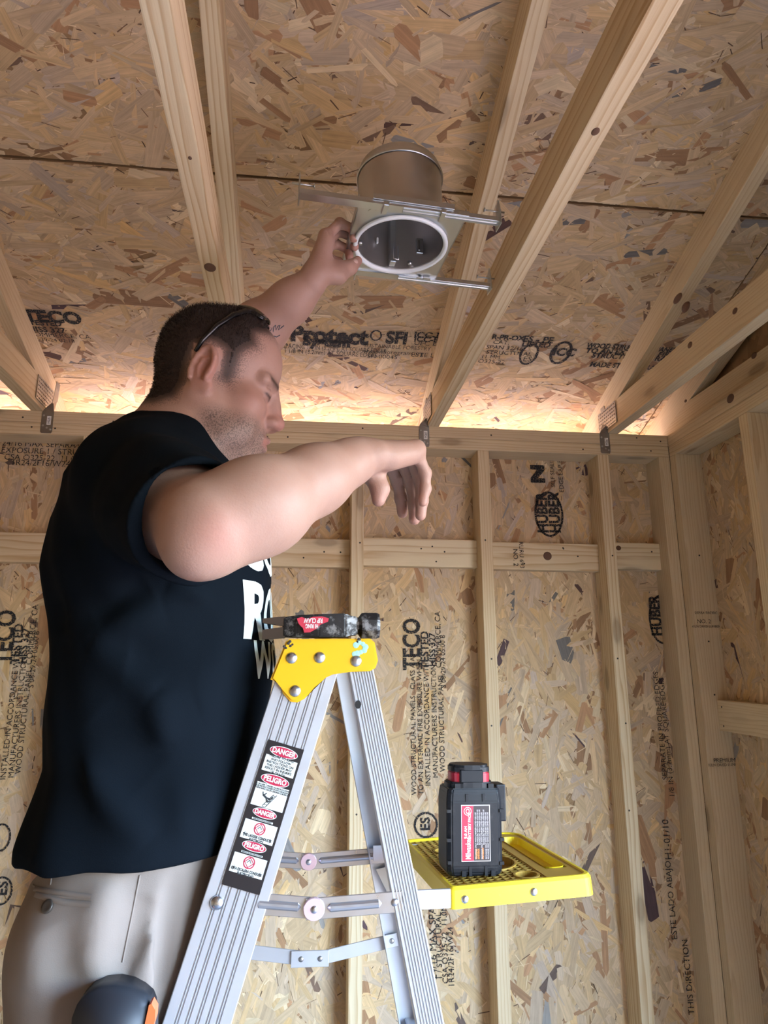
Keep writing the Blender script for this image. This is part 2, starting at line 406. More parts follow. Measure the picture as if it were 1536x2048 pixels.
# trusses ------------------------------------------------------------------
XT = .4033
def gusset(parent, x, side):
    bm = bmesh.new(); x0, x1 = sorted((x+side*.0025, x+side*.0037))
    ys = [-.075]; zs = [ZP+.012]
    for k in range(9): ys += [-.0700+k*.0142, -.0625+k*.0142]
    for k in range(6): zs += [ZP+.0170+k*.0118, ZP+.0210+k*.0118]
    ys.append(.055); zs.append(ZP+.085)
    for k in range(0, len(zs)-1, 2): bm_box(bm, (x0, ys[0], zs[k]), (x1, ys[-1], zs[k+1]))
    for m_ in range(0, len(ys)-1, 2):
        for k in range(1, len(zs)-1, 2): bm_box(bm, (x0, ys[m_], zs[k]), (x1, ys[m_+1], zs[k+1]))
    o = bmesh_obj('gusset_plate', bm, GALVD, parent)
    return o
DARKM = new_mat('black_oval_mark', (.015, .013, .012), .9)
def truss(x, label, mats, gus=True, gable=False):
    t = empty('roof_truss', (x, 0, ZP)); tag(t, label, 'roof truss', 'roof trusses on the back wall plate')
    xc = x+S/2
    lumber('bottom_chord', (xc, YO, ZP+Dp/2), (xc, YF, ZP+Dp/2), S, Dp, (0, 0, 1), mats[0], t)
    ya, yb = YEAVE-.01, YRIDGE
    zc = lambda y: R0-SLOPE*y-Dp/2/CS
    lumber('top_chord', (xc, ya, zc(ya)), (xc, yb, zc(yb)), S, Dp, (0, CS, SN), mats[1], t)
    yc = 2*YRIDGE
    lumber('top_chord', (xc, yc-ya, zc(ya)), (xc, yb, zc(yb)), S, Dp, (0, -CS, SN), mats[1], t)
    lumber('king_post', (xc, YRIDGE, ZP+Dp), (xc, YRIDGE, zc(yb)), Dp, S-.002, (1, 0, 0), LUM, t)
    if gus:
        gusset(t, x-.0002, -1); gusset(t, x+S+.0002, 1)
    return t
t1 = truss(XT-48*IN, 'pine roof truss heel on the plate behind the man\'s back', (LUM, LUMD))
t2 = truss(XT-24*IN, 'pale yellow pine truss passing above the man\'s head, dark knot near its low end', (LUMG, LUMG))
t3 = truss(XT, 'pine truss that the light fixture bracket reaches, pale undersides', (LUMG, LUMG))
t4 = truss(XT+24*IN, 'tan pine truss with dark knots, nearest the right wall corner', (LUMD, LUMD))
t5 = truss(1.2546, 'gable end truss standing on the right wall plate', (LUMD, LUMD), False)

KNOT = rough_mat('pine_knot', (.10, .055, .035), (.17, .09, .055), 60.)
def knot(px, py, r, parent, asp=1.3, proud=.0012, **k):
    p = at(px, py, **k); nn = V(0, 0, -1) if 'Z' in k else V(-1, 0, 0) if 'X' in k else V(0, -1, 0)
    x = V(0, 1, 0) if 'Y' not in k else V(1, 0, 0); bm = bmesh.new()
    bm_lathe(bm, [(0, proud), (r*.7, proud*.9), (r, proud*.3), (r*1.02, -.001)], 16, frame(p, x, np.cross(nn, x), nn) @ Matrix.Diagonal((asp, 1, 1, 1)))
    bmesh_obj('knot', bm, KNOT, parent, True)
knot(420, 535, .0115, t2, Z=ZP); knot(380, 316, .003, t2, Z=ZP); knot(1191, 263, .006, t3, Z=ZP)
for px, py, r in ((1380, 690, .0085), (1470, 622, .0075), (1371, 802, .004)): knot(px, py, r, t4, X=XT+24*IN)
for px, py, r in ((1355, 597, .0115),): knot(px, py, r, t4, 1.9, X=XT+24*IN)
knot(1372, 614, .013, t4, 1.4, .006, X=XT+24*IN+.012)
knot(1461, 797, .013, wr, X=XR); knot(1508, 711, .009, t5, X=1.2546)
knot(1237, 1096, .008, wb, 1.1, Y=YO-S-.001); knot(1095, 1112, .014, wb, 1.0, .0006, Y=YO-S-.001)

# hurricane ties -------------------------------------------------------------
def tie(x, where):
    bm = bmesh.new()
    # flat leg on the plate face, twisted strap up to the chord's side
    def sheet(pts, t=.0014):
        ps = [Vector(p) for p in pts]; n = (ps[1]-ps[0]).cross(ps[2]-ps[0]).normalized()*t
        a = [bm.verts.new(p) for p in ps]; b = [bm.verts.new(p+n) for p in ps]
        bm.faces.new(a[::-1]); bm.faces.new(b)
        for k in range(len(ps)): q = (k+1) % len(ps); bm.faces.new((a[k], a[q], b[q], b[k]))
    x1 = x+.004; x0 = x-.030
    sheet([(x0+.004, -.0005, ZP-.072), (x1-.003, -.0005, ZP-.072), (x1, -.0005, ZP-.066), (x1, -.0005, ZP-.006), (x0, -.0005, ZP-.006), (x0, -.0005, ZP-.068)])
    sheet([(x0, -.0005, ZP-.006), (x1, -.0005, ZP-.006), (x-.001, -.002, ZP+.03), (x-.001, .028, ZP+.045), (x0+.004, -.0005, ZP+.004)])
    sheet([(x-.0005, -.010, ZP+.02), (x-.0005, .03, ZP+.04), (x-.0005, .036, ZP+.10), (x-.0005, .008, ZP+.10)][::-1])
    o = bmesh_obj('hurricane_tie', bm, GALVD)
    tag(o, 'galvanised hurricane tie strap nailed to plate under ' + where, 'metal tie', 'hurricane ties along the back plate')
    for (dx, dz) in ((-.024, -.016), (-.006, -.028), (-.024, -.048), (-.012, -.055), (-.002, -.060)):
        b2 = bmesh.new(); bm_lathe(b2, [(0, .0016), (.003, .0012), (.0035, 0)], 10, frame((x+dx, -.0019, ZP+dz), V(1, 0, 0), V(0, 0, 1), V(0, -1, 0)))
        bmesh_obj('nail_head', b2, GALV, o)
    st = box('paper_sticker', (x-.014, -.0024, ZP-.046), (x-.002, -.0020, ZP-.018), new_mat('sticker_white', (.75, .75, .72)), o)
    lettering('sticker_print', 'H2.5', .010, frame((x-.008, -.0026, ZP-.032), V(0, 0, 1), V(-1, 0, 0), V(0, -1, 0)), INK, o, 'CENTER')
    return o
tie(XT, 'the truss by the light fixture'); tie(XT+24*IN, 'the tan truss near the right corner')
tie(XT-48*IN+S+.028, 'the truss behind the man')

# ------------------------------------------------------------------ printed marks on boards
def wall_print(s, px, py, size, panel, bold=0, squash=1.0, col=None):
    p = at(px, py, Y=YO-.0045)
    lettering('stamped_print', s, size, frame(p, V(0, 0, 1), V(-1, 0, 0), V(0, -1, 0)), col or INK, panel, 'LEFT', bold, squash)
def wall_oval(px, py, rx, ry, t, panel):
    p = at(px, py, Y=YO-.0045); vs, fs = ring_mesh(rx, ry, t)
    raw('stamped_oval', vs, fs, INK, panel, mw=frame(p, V(1, 0, 0), V(0, 0, 1), V(0, -1, 0)))
wp = wall_panels
for dx, pan in ((0, wp[2]),):
    wall_print('TECO', 826, 1340, .075, pan, .002, .8)
    wall_print('TESTED', 851, 1338, .034, pan, .0008)
    wall_print('HISS 327', 866, 1333, .028, pan, .0006)
    wall_print('COMMERCE, CA', 878, 1336, .024, pan)
    wall_print('S 08-29-24 05:00 B', 888, 1376, .021, pan)
    wall_print('WOOD STRUCTURAL PANELS - CLASS A AS', 829, 1590, .021, pan)
    wall_print('TO AN EXTERNAL FIRE EXPOSURE WHEN', 843, 1590, .021, pan)
    wall_print('INSTALLED IN ACCORDANCE WITH', 857, 1572, .022, pan)
    wall_print('MANUFACTURERS INSTRUCTIONS', 872, 1556, .022, pan)
    wall_print('WOOD STRUCTURAL PANEL', 886, 1544, .022, pan)
    wall_print('24/16 MAX SPAN', 868, 1960, .028, pan); wall_print('1 / STRUCTURAL 1', 880, 1960, .023, pan)
    wall_print('CSA O325-22  11.0MM', 892, 1968, .023, pan); wall_print('1R24/2F16/W24', 904, 1975, .023, pan)
    wall_oval(852, 1650, .036, .036, .006, pan); wall_print('ES', 852, 1662, .04, pan, .001)
wall_print('TECO', 3, 1330, .075, wp[1], .002, .8); wall_print('TESTED', 30, 1328, .034, wp[1], .0008)
wall_print('HISS 327', 45, 1328, .028, wp[1], .0006); wall_print('COMMERCE, CA', 58, 1330, .024, wp[1]); wall_print('S 08-29-24 05:00 B', 62, 1376, .021, wp[1])
wall_print('INSTALLED IN ACCORDANCE WITH', 6, 1560, .022, wp[1]); wall_print('MANUFACTURERS INSTRUCTIONS', 22, 1556, .022, wp[1]); wall_print('WOOD STRUCTURAL PANEL', 36, 1548, .022, wp[1])
wall_oval(2, 1675, .026, .036, .005, wp[1]); wall_oval(2, 1782, .030, .036, .005, wp[1]); wall_print('ES', 4, 1792, .038, wp[1], .001)
for k, (s, px, py) in enumerate((('24/16 MAX SEPARATING SPAN', 4, 886), ('EXPOSURE 1 / STRUCTURAL 1', 2, 900), ('CSA O325-22  11.0MM', 8, 914), ('1R24/2F16/W24', 22, 925))):
    p = at(px, py, Y=YO-.0045); lettering('stamped_print', s, .026, frame(p, V(1, 0, 0), V(0, 0, 1), V(0, -1, 0)), INK, wp[1])
wall_oval(1098, 1028, .050, .078, .007, wp[3]); wall_print('HUBER', 1088, 1066, .052, wp[3], .002, .85); wall_print('HUBER', 1112, 1066, .052, wp[3], .002, .85)
p = at(1062, 965, Y=YO-.0045)
raw('stamped_z_mark', [(0, 0, 0), (.05, 0, 0), (.05, .016, 0), (.026, .016, 0), (.05, .045, 0), (.05, .062, 0), (0, .062, 0), (0, .046, 0), (.024, .046, 0), (0, .016, 0)], [(0, 1, 2, 3, 9), (3, 4, 8, 9), (4, 5, 6, 7, 8)], INK, wp[3], mw=frame(p, V(1, 0, 0), V(0, 0, 1), V(0, -1, 0)))
wall_print('SELF SEALING', 1107, 975, .020, wp[3]); wall_print('EDGE LAP 8', 1124, 985, .022, wp[3])
wall_oval(1322, 1240, .042, .078, .007, wp[4]); wall_print('HUBER', 1316, 1272, .05, wp[4], .002, .85)
wall_print('1/8 IN (3.2mm) AT SQUARE EDGES', 1345, 1595, .024, wp[4]); wall_print('SEPARATE IN PROFILED EDGES', 1331, 1560, .024, wp[4])
wall_print('H1-01/10', 1338, 1720, .03, wp[4]); wall_print('ESTE LADO ABAJO', 1350, 1880, .026, wp[4]); wall_print('THIS DIRECTION', 1384, 2030, .026, wp[4])
# marks on the roof sheathing, reading along x
def roof_print(s, px, py, size, bold=0, squash=1.0):
    d = ray(px, py); t = (R0-.0045-SLOPE*CAM[1]-CAM[2])/(d[2]+SLOPE*d[1]); p = CAM+d*t
    lettering('stamped_print', s, size, frame(p, V(1, 0, 0), V(0, -CS, SN), V(0, -SN, -CS)), INK, rp[0], 'LEFT', bold, squash)
def roof_oval(px, py, rx, ry, t):
    d = ray(px, py); tt = (R0-.0045-SLOPE*CAM[1]-CAM[2])/(d[2]+SLOPE*d[1]); p = CAM+d*tt; vs, fs = ring_mesh(rx, ry, t)
    raw('stamped_oval', vs, fs, INK, rp[0], mw=frame(p, V(1, 0, 0), V(0, -CS, SN), V(0, -SN, -CS)))
roof_print('TECO', 46, 632, .060, .003); roof_print('TESTED', 58, 645, .026, .001); roof_print('HISS 327', 56, 658, .028, .001); roof_print('COMMERCE, CA', 56, 668, .024); roof_print('08-29-24 02:18', 62, 678, .020)
roof_print('Protect', 580, 668, .085, .004, .9); roof_print('System', 606, 682, .050, .003)
roof_print('SPACING 1/8 IN (3.2MM) AT SQUARE EDGES', 566, 692, .026, 0, .62); roof_print('1/8 IN (3.2mm) AT SQUARE EDGES', 576, 702, .026, 0, .7)
roof_oval(752, 671, .018, .022, .005); roof_print('SFI', 772, 676, .066, .003, .85); roof_print('SUSTAINABLE FORESTRY', 728, 691, .022, 0, .85); roof_print('www.sfiprogram.org', 726, 702, .024, 0, .95); roof_print('SFI-00045', 734, 712, .024)
roof_print('ICC-ES', 828, 670, .034, .001); roof_print('ICC-ES', 828, 678, .030, .001); roof_print('UEC ER-', 828, 686, .026); roof_print('ESTE LADO', 822, 709, .026)
roof_print('R-PR-OX', 984, 674, .026, .001); roof_print('CAT.', 986, 684, .024); roof_print('SPAN 32/16', 972, 694, .024); roof_print('STRUCTURAL 1', 972, 704, .024); roof_print('11 MM', 962, 713, .022); roof_print('O325-22', 956, 722, .024)
roof_print('ES - PE', 1046, 678, .034, .001); roof_print('LISTED', 1044, 688, .030, .001); roof_oval(1058, 709, .030, .046, .007); roof_print('ES', 1046, 718, .03)
roof_oval(1122, 706, .034, .050, .009); roof_print('ICC', 1106, 704, .044, .002)
roof_print('WOOD STRUCTURAL PANEL', 1174, 691, .028, .001, .8); roof_print('TO AN EXTERNAL FIRE', 1172, 701, .028, .001); roof_print('STRUCTURALLY RATED', 1184, 711, .028, .001); roof_print('MADE STRUCTURAL', 1180, 729, .030, .001, .85)
# grade stamps on lumber
def wood_print(s, p, x, y, z, size, parent): lettering('grade_stamp', s, size, frame(p, x, y, z), INK, parent, 'CENTER')
yb = YO-S-.0035
for s, px, py, sz in (('RURU 693', 1043, 1110, .020), ('NO. 2', 1031, 1115, .022)):
    wood_print(s, at(px, py, Y=yb), V(0, 0, -1), V(1, 0, 0), V(0, -1, 0), sz, wb)
ys = -S-.002
for s, px, py, sz in (('SIERRA PACIFIC', 1412, 1226, .011), ('NO. 2', 1408, 1243, .018), ('KILN DRIED LUMBER', 1412, 1253, .010), ('PREMIUM', 1449, 1521, .017), ('KILN DRIED LUMBER', 1449, 1530, .011)):
    wood_print(s, at(px, py, Y=ys), V(1, 0, 0), V(0, 0, 1), V(0, -1, 0), sz, wr)

# nail heads and small knots on the visible framing of the back wall
NAIL = new_mat('nail_head', (.05, .045, .04), .5, .6)
g = random.Random(3)
bmn = bmesh.new(); bm_lathe(bmn, [(0, .0006), (.0028, .0004), (.003, -.001)], 8); nail_me = bpy.data.meshes.new('nail'); bmn.to_mesh(nail_me); bmn.free(); nail_me.materials.append(NAIL)
for k in range(-2, 3):
    for j in range(4):
        x = XA+S+16*IN*k+g.uniform(.02, .34)
        if k == 2 and x > xd-.02: continue
        link('nail', nail_me, None, wb, mw=frame((x, YO-S-.001, 2.057+g.uniform(-.03, .03)), V(1, 0, 0), V(0, 0, 1), V(0, -1, 0)))
for k in range(-2, 3):
    for z in (2.06, 1.75, 1.5, 1.28):
        link('nail', nail_me, None, wb, mw=frame((XA+16*IN*k+S*g.uniform(.3, .7), 0, z+g.uniform(-.05, .05)), V(1, 0, 0), V(0, 0, 1), V(0, -1, 0)))
for j in range(16):
    link('nail', nail_me, None, wb, mw=frame((g.uniform(-.9, 1.2), 0, ZP-S*(.5 if j % 2 else 1.5)+g.uniform(-.008, .008)), V(1, 0, 0), V(0, 0, 1), V(0, -1, 0)))
for y, z in ((-.03, 2.05), (-.03, 1.78), (-.02, 1.62)):
    link('nail', nail_me, None, wr, mw=frame((XR+.045, -S, z), V(1, 0, 0), V(0, 0, 1), V(0, -1, 0)))
for z in (1.585, 1.53):
    link('nail', nail_me, None, wr, mw=frame((XO-S-.001, -.06, z), V(0, -1, 0), V(0, 0, 1), V(-1, 0, 0)))

# ------------------------------------------------------------------ stepladder
ALU = metal_mat('ladder_aluminium', (.50, .515, .55), .42, metal=.45)
N(ALU)
ALU2 = metal_mat('spreader_aluminium', (.52, .53, .56), .32, metal=.85)
RIV = metal_mat('rivet_aluminium', (.60, .63, .68), .28)
def yellow_mat(name, a):
    m = new_mat(name, a, .38); n = N(m); tc = n.new('TexCoord').outputs['Object']
    s = n.noise(tc, 9, 5, .6); c = n.mix(n.math('MULTIPLY', s, .35), a, (a[0]*.78, a[1]*.68, a[2]*.6))
    d = n.ramp(n.noise(tc, 55, 4, .65), [(.0, (0, 0, 0)), (.66, (0, 0, 0)), (.74, (1, 1, 1))])
    n.l(n.mix(n.math('MULTIPLY', d, .55), c, (.20, .13, .05)), n.b.inputs['Base Color']); return m
YEL = yellow_mat('yellow_plastic', (.74, .42, .008)); YEL2 = yellow_mat('dirty_yellow_plastic', (.42, .25, .035)); YEL3 = yellow_mat('bright_yellow_plastic', (.82, .60, .02))
YM = -.99; HW0 = .145; FLARE = .052          # mid plane, half width at the top, flare per metre
ZCAP = 1.728
def hw(z): return HW0 + (1.70-z)*FLARE
lad = empty('stepladder', (-.03, YM, 0)); tag(lad, 'aluminium stepladder with yellow top cap and fold-out tray under the hammer', 'ladder')
def fx(z): return .0205-.302*(1.70-z)
def rx(z): return .0843+.2005*(1.70-z)
def rail(name, fxn, z0, z1, w, side, grooves, flange):
    """ribbed C-channel; the ribbed web faces out"""
    p0 = V(fxn(z0), YM+side*hw(z0), z0); p1 = V(fxn(z1), YM+side*hw(z1), z1)
    x = nrm(p1-p0); L = np.linalg.norm(p1-p0); nn = V(0, side, 0); nn = nrm(nn-x*np.dot(nn, x)); wv = nrm(np.cross(nn, x))
    h = w/2; t = .0022; out = [(-h, -flange), (-h, -.001), (-h+.001, 0)]
    for g_ in grooves:
        out += [(g_*h-.0013, 0), (g_*h-.0007, -.0016), (g_*h+.0007, -.0016), (g_*h+.0013, 0)]
    out += [(h-.001, 0), (h, -.001), (h, -flange), (h-t, -flange), (h-t, -t-.0016), (-h+t, -t-.0016), (-h+t, -flange)]
    bm = bmesh.new()
    a = [bm.verts.new(Vector(p0+wv*u+nn*d)) for u, d in out]; b = [bm.verts.new(Vector(p1+wv*u+nn*d)) for u, d in out]
    m = len(out)
    for k in range(m): q = (k+1) % m; bm.faces.new((a[k], a[q], b[q], b[k]))
    bm.faces.new(a[::-1]); bm.faces.new(b); bmesh.ops.recalc_face_normals(bm, faces=bm.faces)
    return bmesh_obj(name, bm, ALU, lad), (p0, x, wv, nn)
GF = (-.62, -.52, -.26, -.16, .0, .1, .30, .40, .58, .66)
r_near, RF = rail('front_rail', fx, 1.712, .02, .0760, -1, (-.66, -.58, -.36, -.28, -.06, .02, .24, .32, .54, .62), .026)
rail('front_rail', fx, 1.712, .02, .0700, 1, GF, .026)
rail('rear_rail', rx, 1.705, .02, .0325, -1, (-.72, -.5, -.28, -.06, .16, .38, .6, .8), .022)
rail('rear_rail', lambda z: rx(z)-.003, 1.705, .02, .0325, 1, (-.6, -.2, .2, .6), .022)
def rivet(p, n, r, parent, mat=None):
    n = nrm(n); a = V(0, 0, 1) if abs(n[2]) < .9 else V(1, 0, 0); x = nrm(np.cross(a, n)); y = np.cross(n, x)
    bm = bmesh.new(); bm_lathe(bm, [(0, r*.42), (r*.45, r*.38), (r*.85, r*.2), (r, 0), (r, -.001)], 16, frame(p, x, y, n))
    return bmesh_obj('rivet', bm, mat or RIV, parent, True)
# top cap: moulded box with the side skirts stepping down over the front rails
def cap():
    prof = [(-.033, 1.676), (-.0145, 1.7245), (-.009, ZCAP), (.098, ZCAP+.001), (.1045, 1.724), (.109, 1.700), (.1055, 1.690), (.098, 1.686), (.048, 1.6845), (.038, 1.680), (.012, 1.651), (.003, 1.6465), (-.006, 1.6475), (-.016, 1.658), (-.022, 1.6735), (-.029, 1.6745)]
    body = empty('top_cap', (.03, YM, 1.69)); put(body, lad)
    for side in (-1, 1):
        bm = bmesh.new(); bm_prism(bm, prof, 0, .006, frame((0, YM+side*(HW0+.001), 0), V(1, 0, 0), V(0, 0, 1), V(0, -1, 0)) if side < 0 else frame((0, YM+HW0+.007, 0), V(1, 0, 0), V(0, 0, 1), V(0, -1, 0)), .0025 if side < 0 else 0)
        bmesh_obj('cap_skirt', bm, YEL, body, False)
    bm = bmesh.new()
    top = [(-.0255, 1.692), (-.0145, 1.7245), (-.009, ZCAP), (.098, ZCAP+.001), (.1045, 1.724), (.108, 1.702), (.104, 1.702), (.098, 1.721), (-.008, 1.721), (-.021, 1.692)]
    bm_prism(bm, top, 0, 2*HW0+.002, frame((0, YM+HW0+.001, 0), V(1, 0, 0), V(0, 0, 1), V(0, -1, 0)))
    bmesh_obj('cap_top', bm, YEL, body)
    for px, py in ((583, 1316), (639, 1315), (712, 1322), (590, 1382)):
        rivet(at(px, py, Y=YM-HW0-.007), (0, -1, 0), .0078, body)
    # paint drips on the near skirt
    tq = new_mat('turquoise_paint', (.30, .55, .45), .6); bk = new_mat('black_smear', (.02, .018, .016), .7)
    def blob(pts, r, mat):
        bm = bmesh.new(); 
        for i, (px, py) in enumerate(pts):
            c = at(px, py, Y=YM-HW0-.0074); bm_lathe(bm, [(0, .0004), (r*(1-.12*(i % 3)), .0)], 9, frame(c, V(1, 0, 0), V(0, 0, 1), V(0, -1, 0)))
        bmesh_obj('paint_smear', bm, mat, body)
    blob([(712, 1290), (718, 1285), (726, 1288), (731, 1294), (729, 1301), (722, 1304), (715, 1307), (709, 1308)], .0042, tq)
    blob([(718, 1279), (716, 1284)], .0026, bk); blob([(577, 1287), (581, 1292), (585, 1289), (580, 1283)], .0020, bk); blob([(568, 1293), (572, 1296)], .0018, bk)
cap()
# ribbed front steps
for z in (.29, .58, .87, 1.16, 1.44):
    h = hw(z)-.003; xc = fx(z)
    bm = bmesh.new(); bm_box(bm, (xc-.036, YM-h, z-.022), (xc+.036, YM+h, z), .002)
    for k in range(6): bm_box(bm, (xc-.032+k*.0115, YM-h, z-.0005), (xc-.026+k*.0115, YM+h, z+.0015))
    bmesh_obj('step', bm, ALU, lad)
for z in (.30, .75, 1.13):
    bm = bmesh.new(); bm_box(bm, (rx(z)-.010, YM-hw(z)+.002, z-.012), (rx(z)+.010, YM+hw(z)-.002, z+.012), .002)
    bmesh_obj('rear_brace', bm, ALU, lad)
for side in (-1, 1):
    for f_ in (fx, rx):
        box('foot', (f_(.02)-.045, YM+side*hw(.02)-.025, 0), (f_(.02)+.045, YM+side*hw(.02)+.025, .045), new_mat('black_rubber', (.02, .02, .02), .8), lad, .006)
# spreader bars
def link_bar(pa, pb, wdt, rib, mat, name, parent=lad):
    pa, pb = V(*pa), V(*pb); x = nrm(pb-pa); L = np.linalg.norm(pb-pa); y = V(0, -1, 0); z = nrm(np.cross(x, y)); 
    bm = bmesh.new(); h = wdt/2; n = 8
    bm_box(bm, (-.010, -h, -.0012), (L+.010, h, .0012), .0006)
    if rib: bm_tube(bm, [(.016, 0, .0), (.020, 0, .0012), (L-.020, 0, .0012), (L-.016, 0, .0)], [.001, .0050, .0050, .001], 12)
    return bmesh_obj(name, bm, mat, parent, mw=frame(pa, x, z, y))
PINKM = metal_mat('pink_stained_aluminium', (.80, .60, .66), .34, metal=.5)
def spreader(y, z_mid, drop, xa, xm, xb, za, zb, w, ribbed):
    sp = empty('spreader', (xm, y, z_mid)); put(sp, lad)
    link_bar((xa, y-.001, za), (xm, y-.001, z_mid), w, ribbed, ALU2, 'spreader_link', sp)
    link_bar((xm, y-.0035, z_mid), (xb, y-.0035, zb), w, ribbed, ALU2, 'spreader_link', sp)
    bm = bmesh.new(); bm_lathe(bm, [(0, .0016), (w*.52, .0016), (w*.55, 0), (w*.55, -.004), (0, -.004)], 20, frame((xm, y-.0060, z_mid), V(1, 0, 0), V(0, 0, 1), V(0, -1, 0)))
    bmesh_obj('hinge_disc', bm, PINKM if ribbed else ALU2, sp)
    rivet(V(xm, y-.0076, z_mid), (0, -1, 0), .0046, sp); rivet(V(xb, y-.005, zb), (0, -1, 0), .0046, sp)
    return sp
yn = YM-hw(1.40)+.006; yfar = YM+hw(1.40)-.008
spreader(yn, 1.404, 0, fx(1.41)+.01, .029, .128, 1.4135, 1.4075, .024, True)
a1 = at(560, 1717, Y=yfar); a2 = at(617, 1722, Y=yfar); a3 = at(764, 1709, Y=yfar)
spreader(yfar, a2[2], 0, fx(1.40)+.005, a2[0], a3[0]+.006, a1[2]+.003, a3[2], .024, True)
b1 = at(500, 1902, Y=yfar+.008); b2 = at(602, 1916, Y=yfar+.008); b3 = at(640, 1915, Y=yfar+.008); b4 = at(783, 1880, Y=yfar+.008)
sp = empty('lower_brace', tuple(b2)); put(sp, lad)
link_bar(b1-V(.03, 0, -.003), b2, .021, False, ALU, 'brace_link', sp); link_bar(b3-V(0, .003, 0), b4-V(0, .003, 0), .020, False, ALU, 'brace_link', sp)
link_bar(b2-V(.006, .004, 0), b3-V(-.004, .004, 0), .024, False, ALU, 'brace_plate', sp)
for b in (b2, b3): rivet(b-V(0, .0055, 0), (0, -1, 0), .0042, sp, GALVD)
rivet(b4-V(0, .0045, 0), (0, -1, 0), .0042, sp, GALVD)
rivet(at(433, 1806, Y=YM-hw(1.41)-.001), (0, -1, 0), .0082, lad)
# flat black oval mark on the rear rail
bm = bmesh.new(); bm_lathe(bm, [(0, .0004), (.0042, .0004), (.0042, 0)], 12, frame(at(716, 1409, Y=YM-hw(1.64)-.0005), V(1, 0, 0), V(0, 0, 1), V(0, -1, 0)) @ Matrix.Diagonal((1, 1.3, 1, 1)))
bmesh_obj('oval_mark', bm, DARKM, lad)
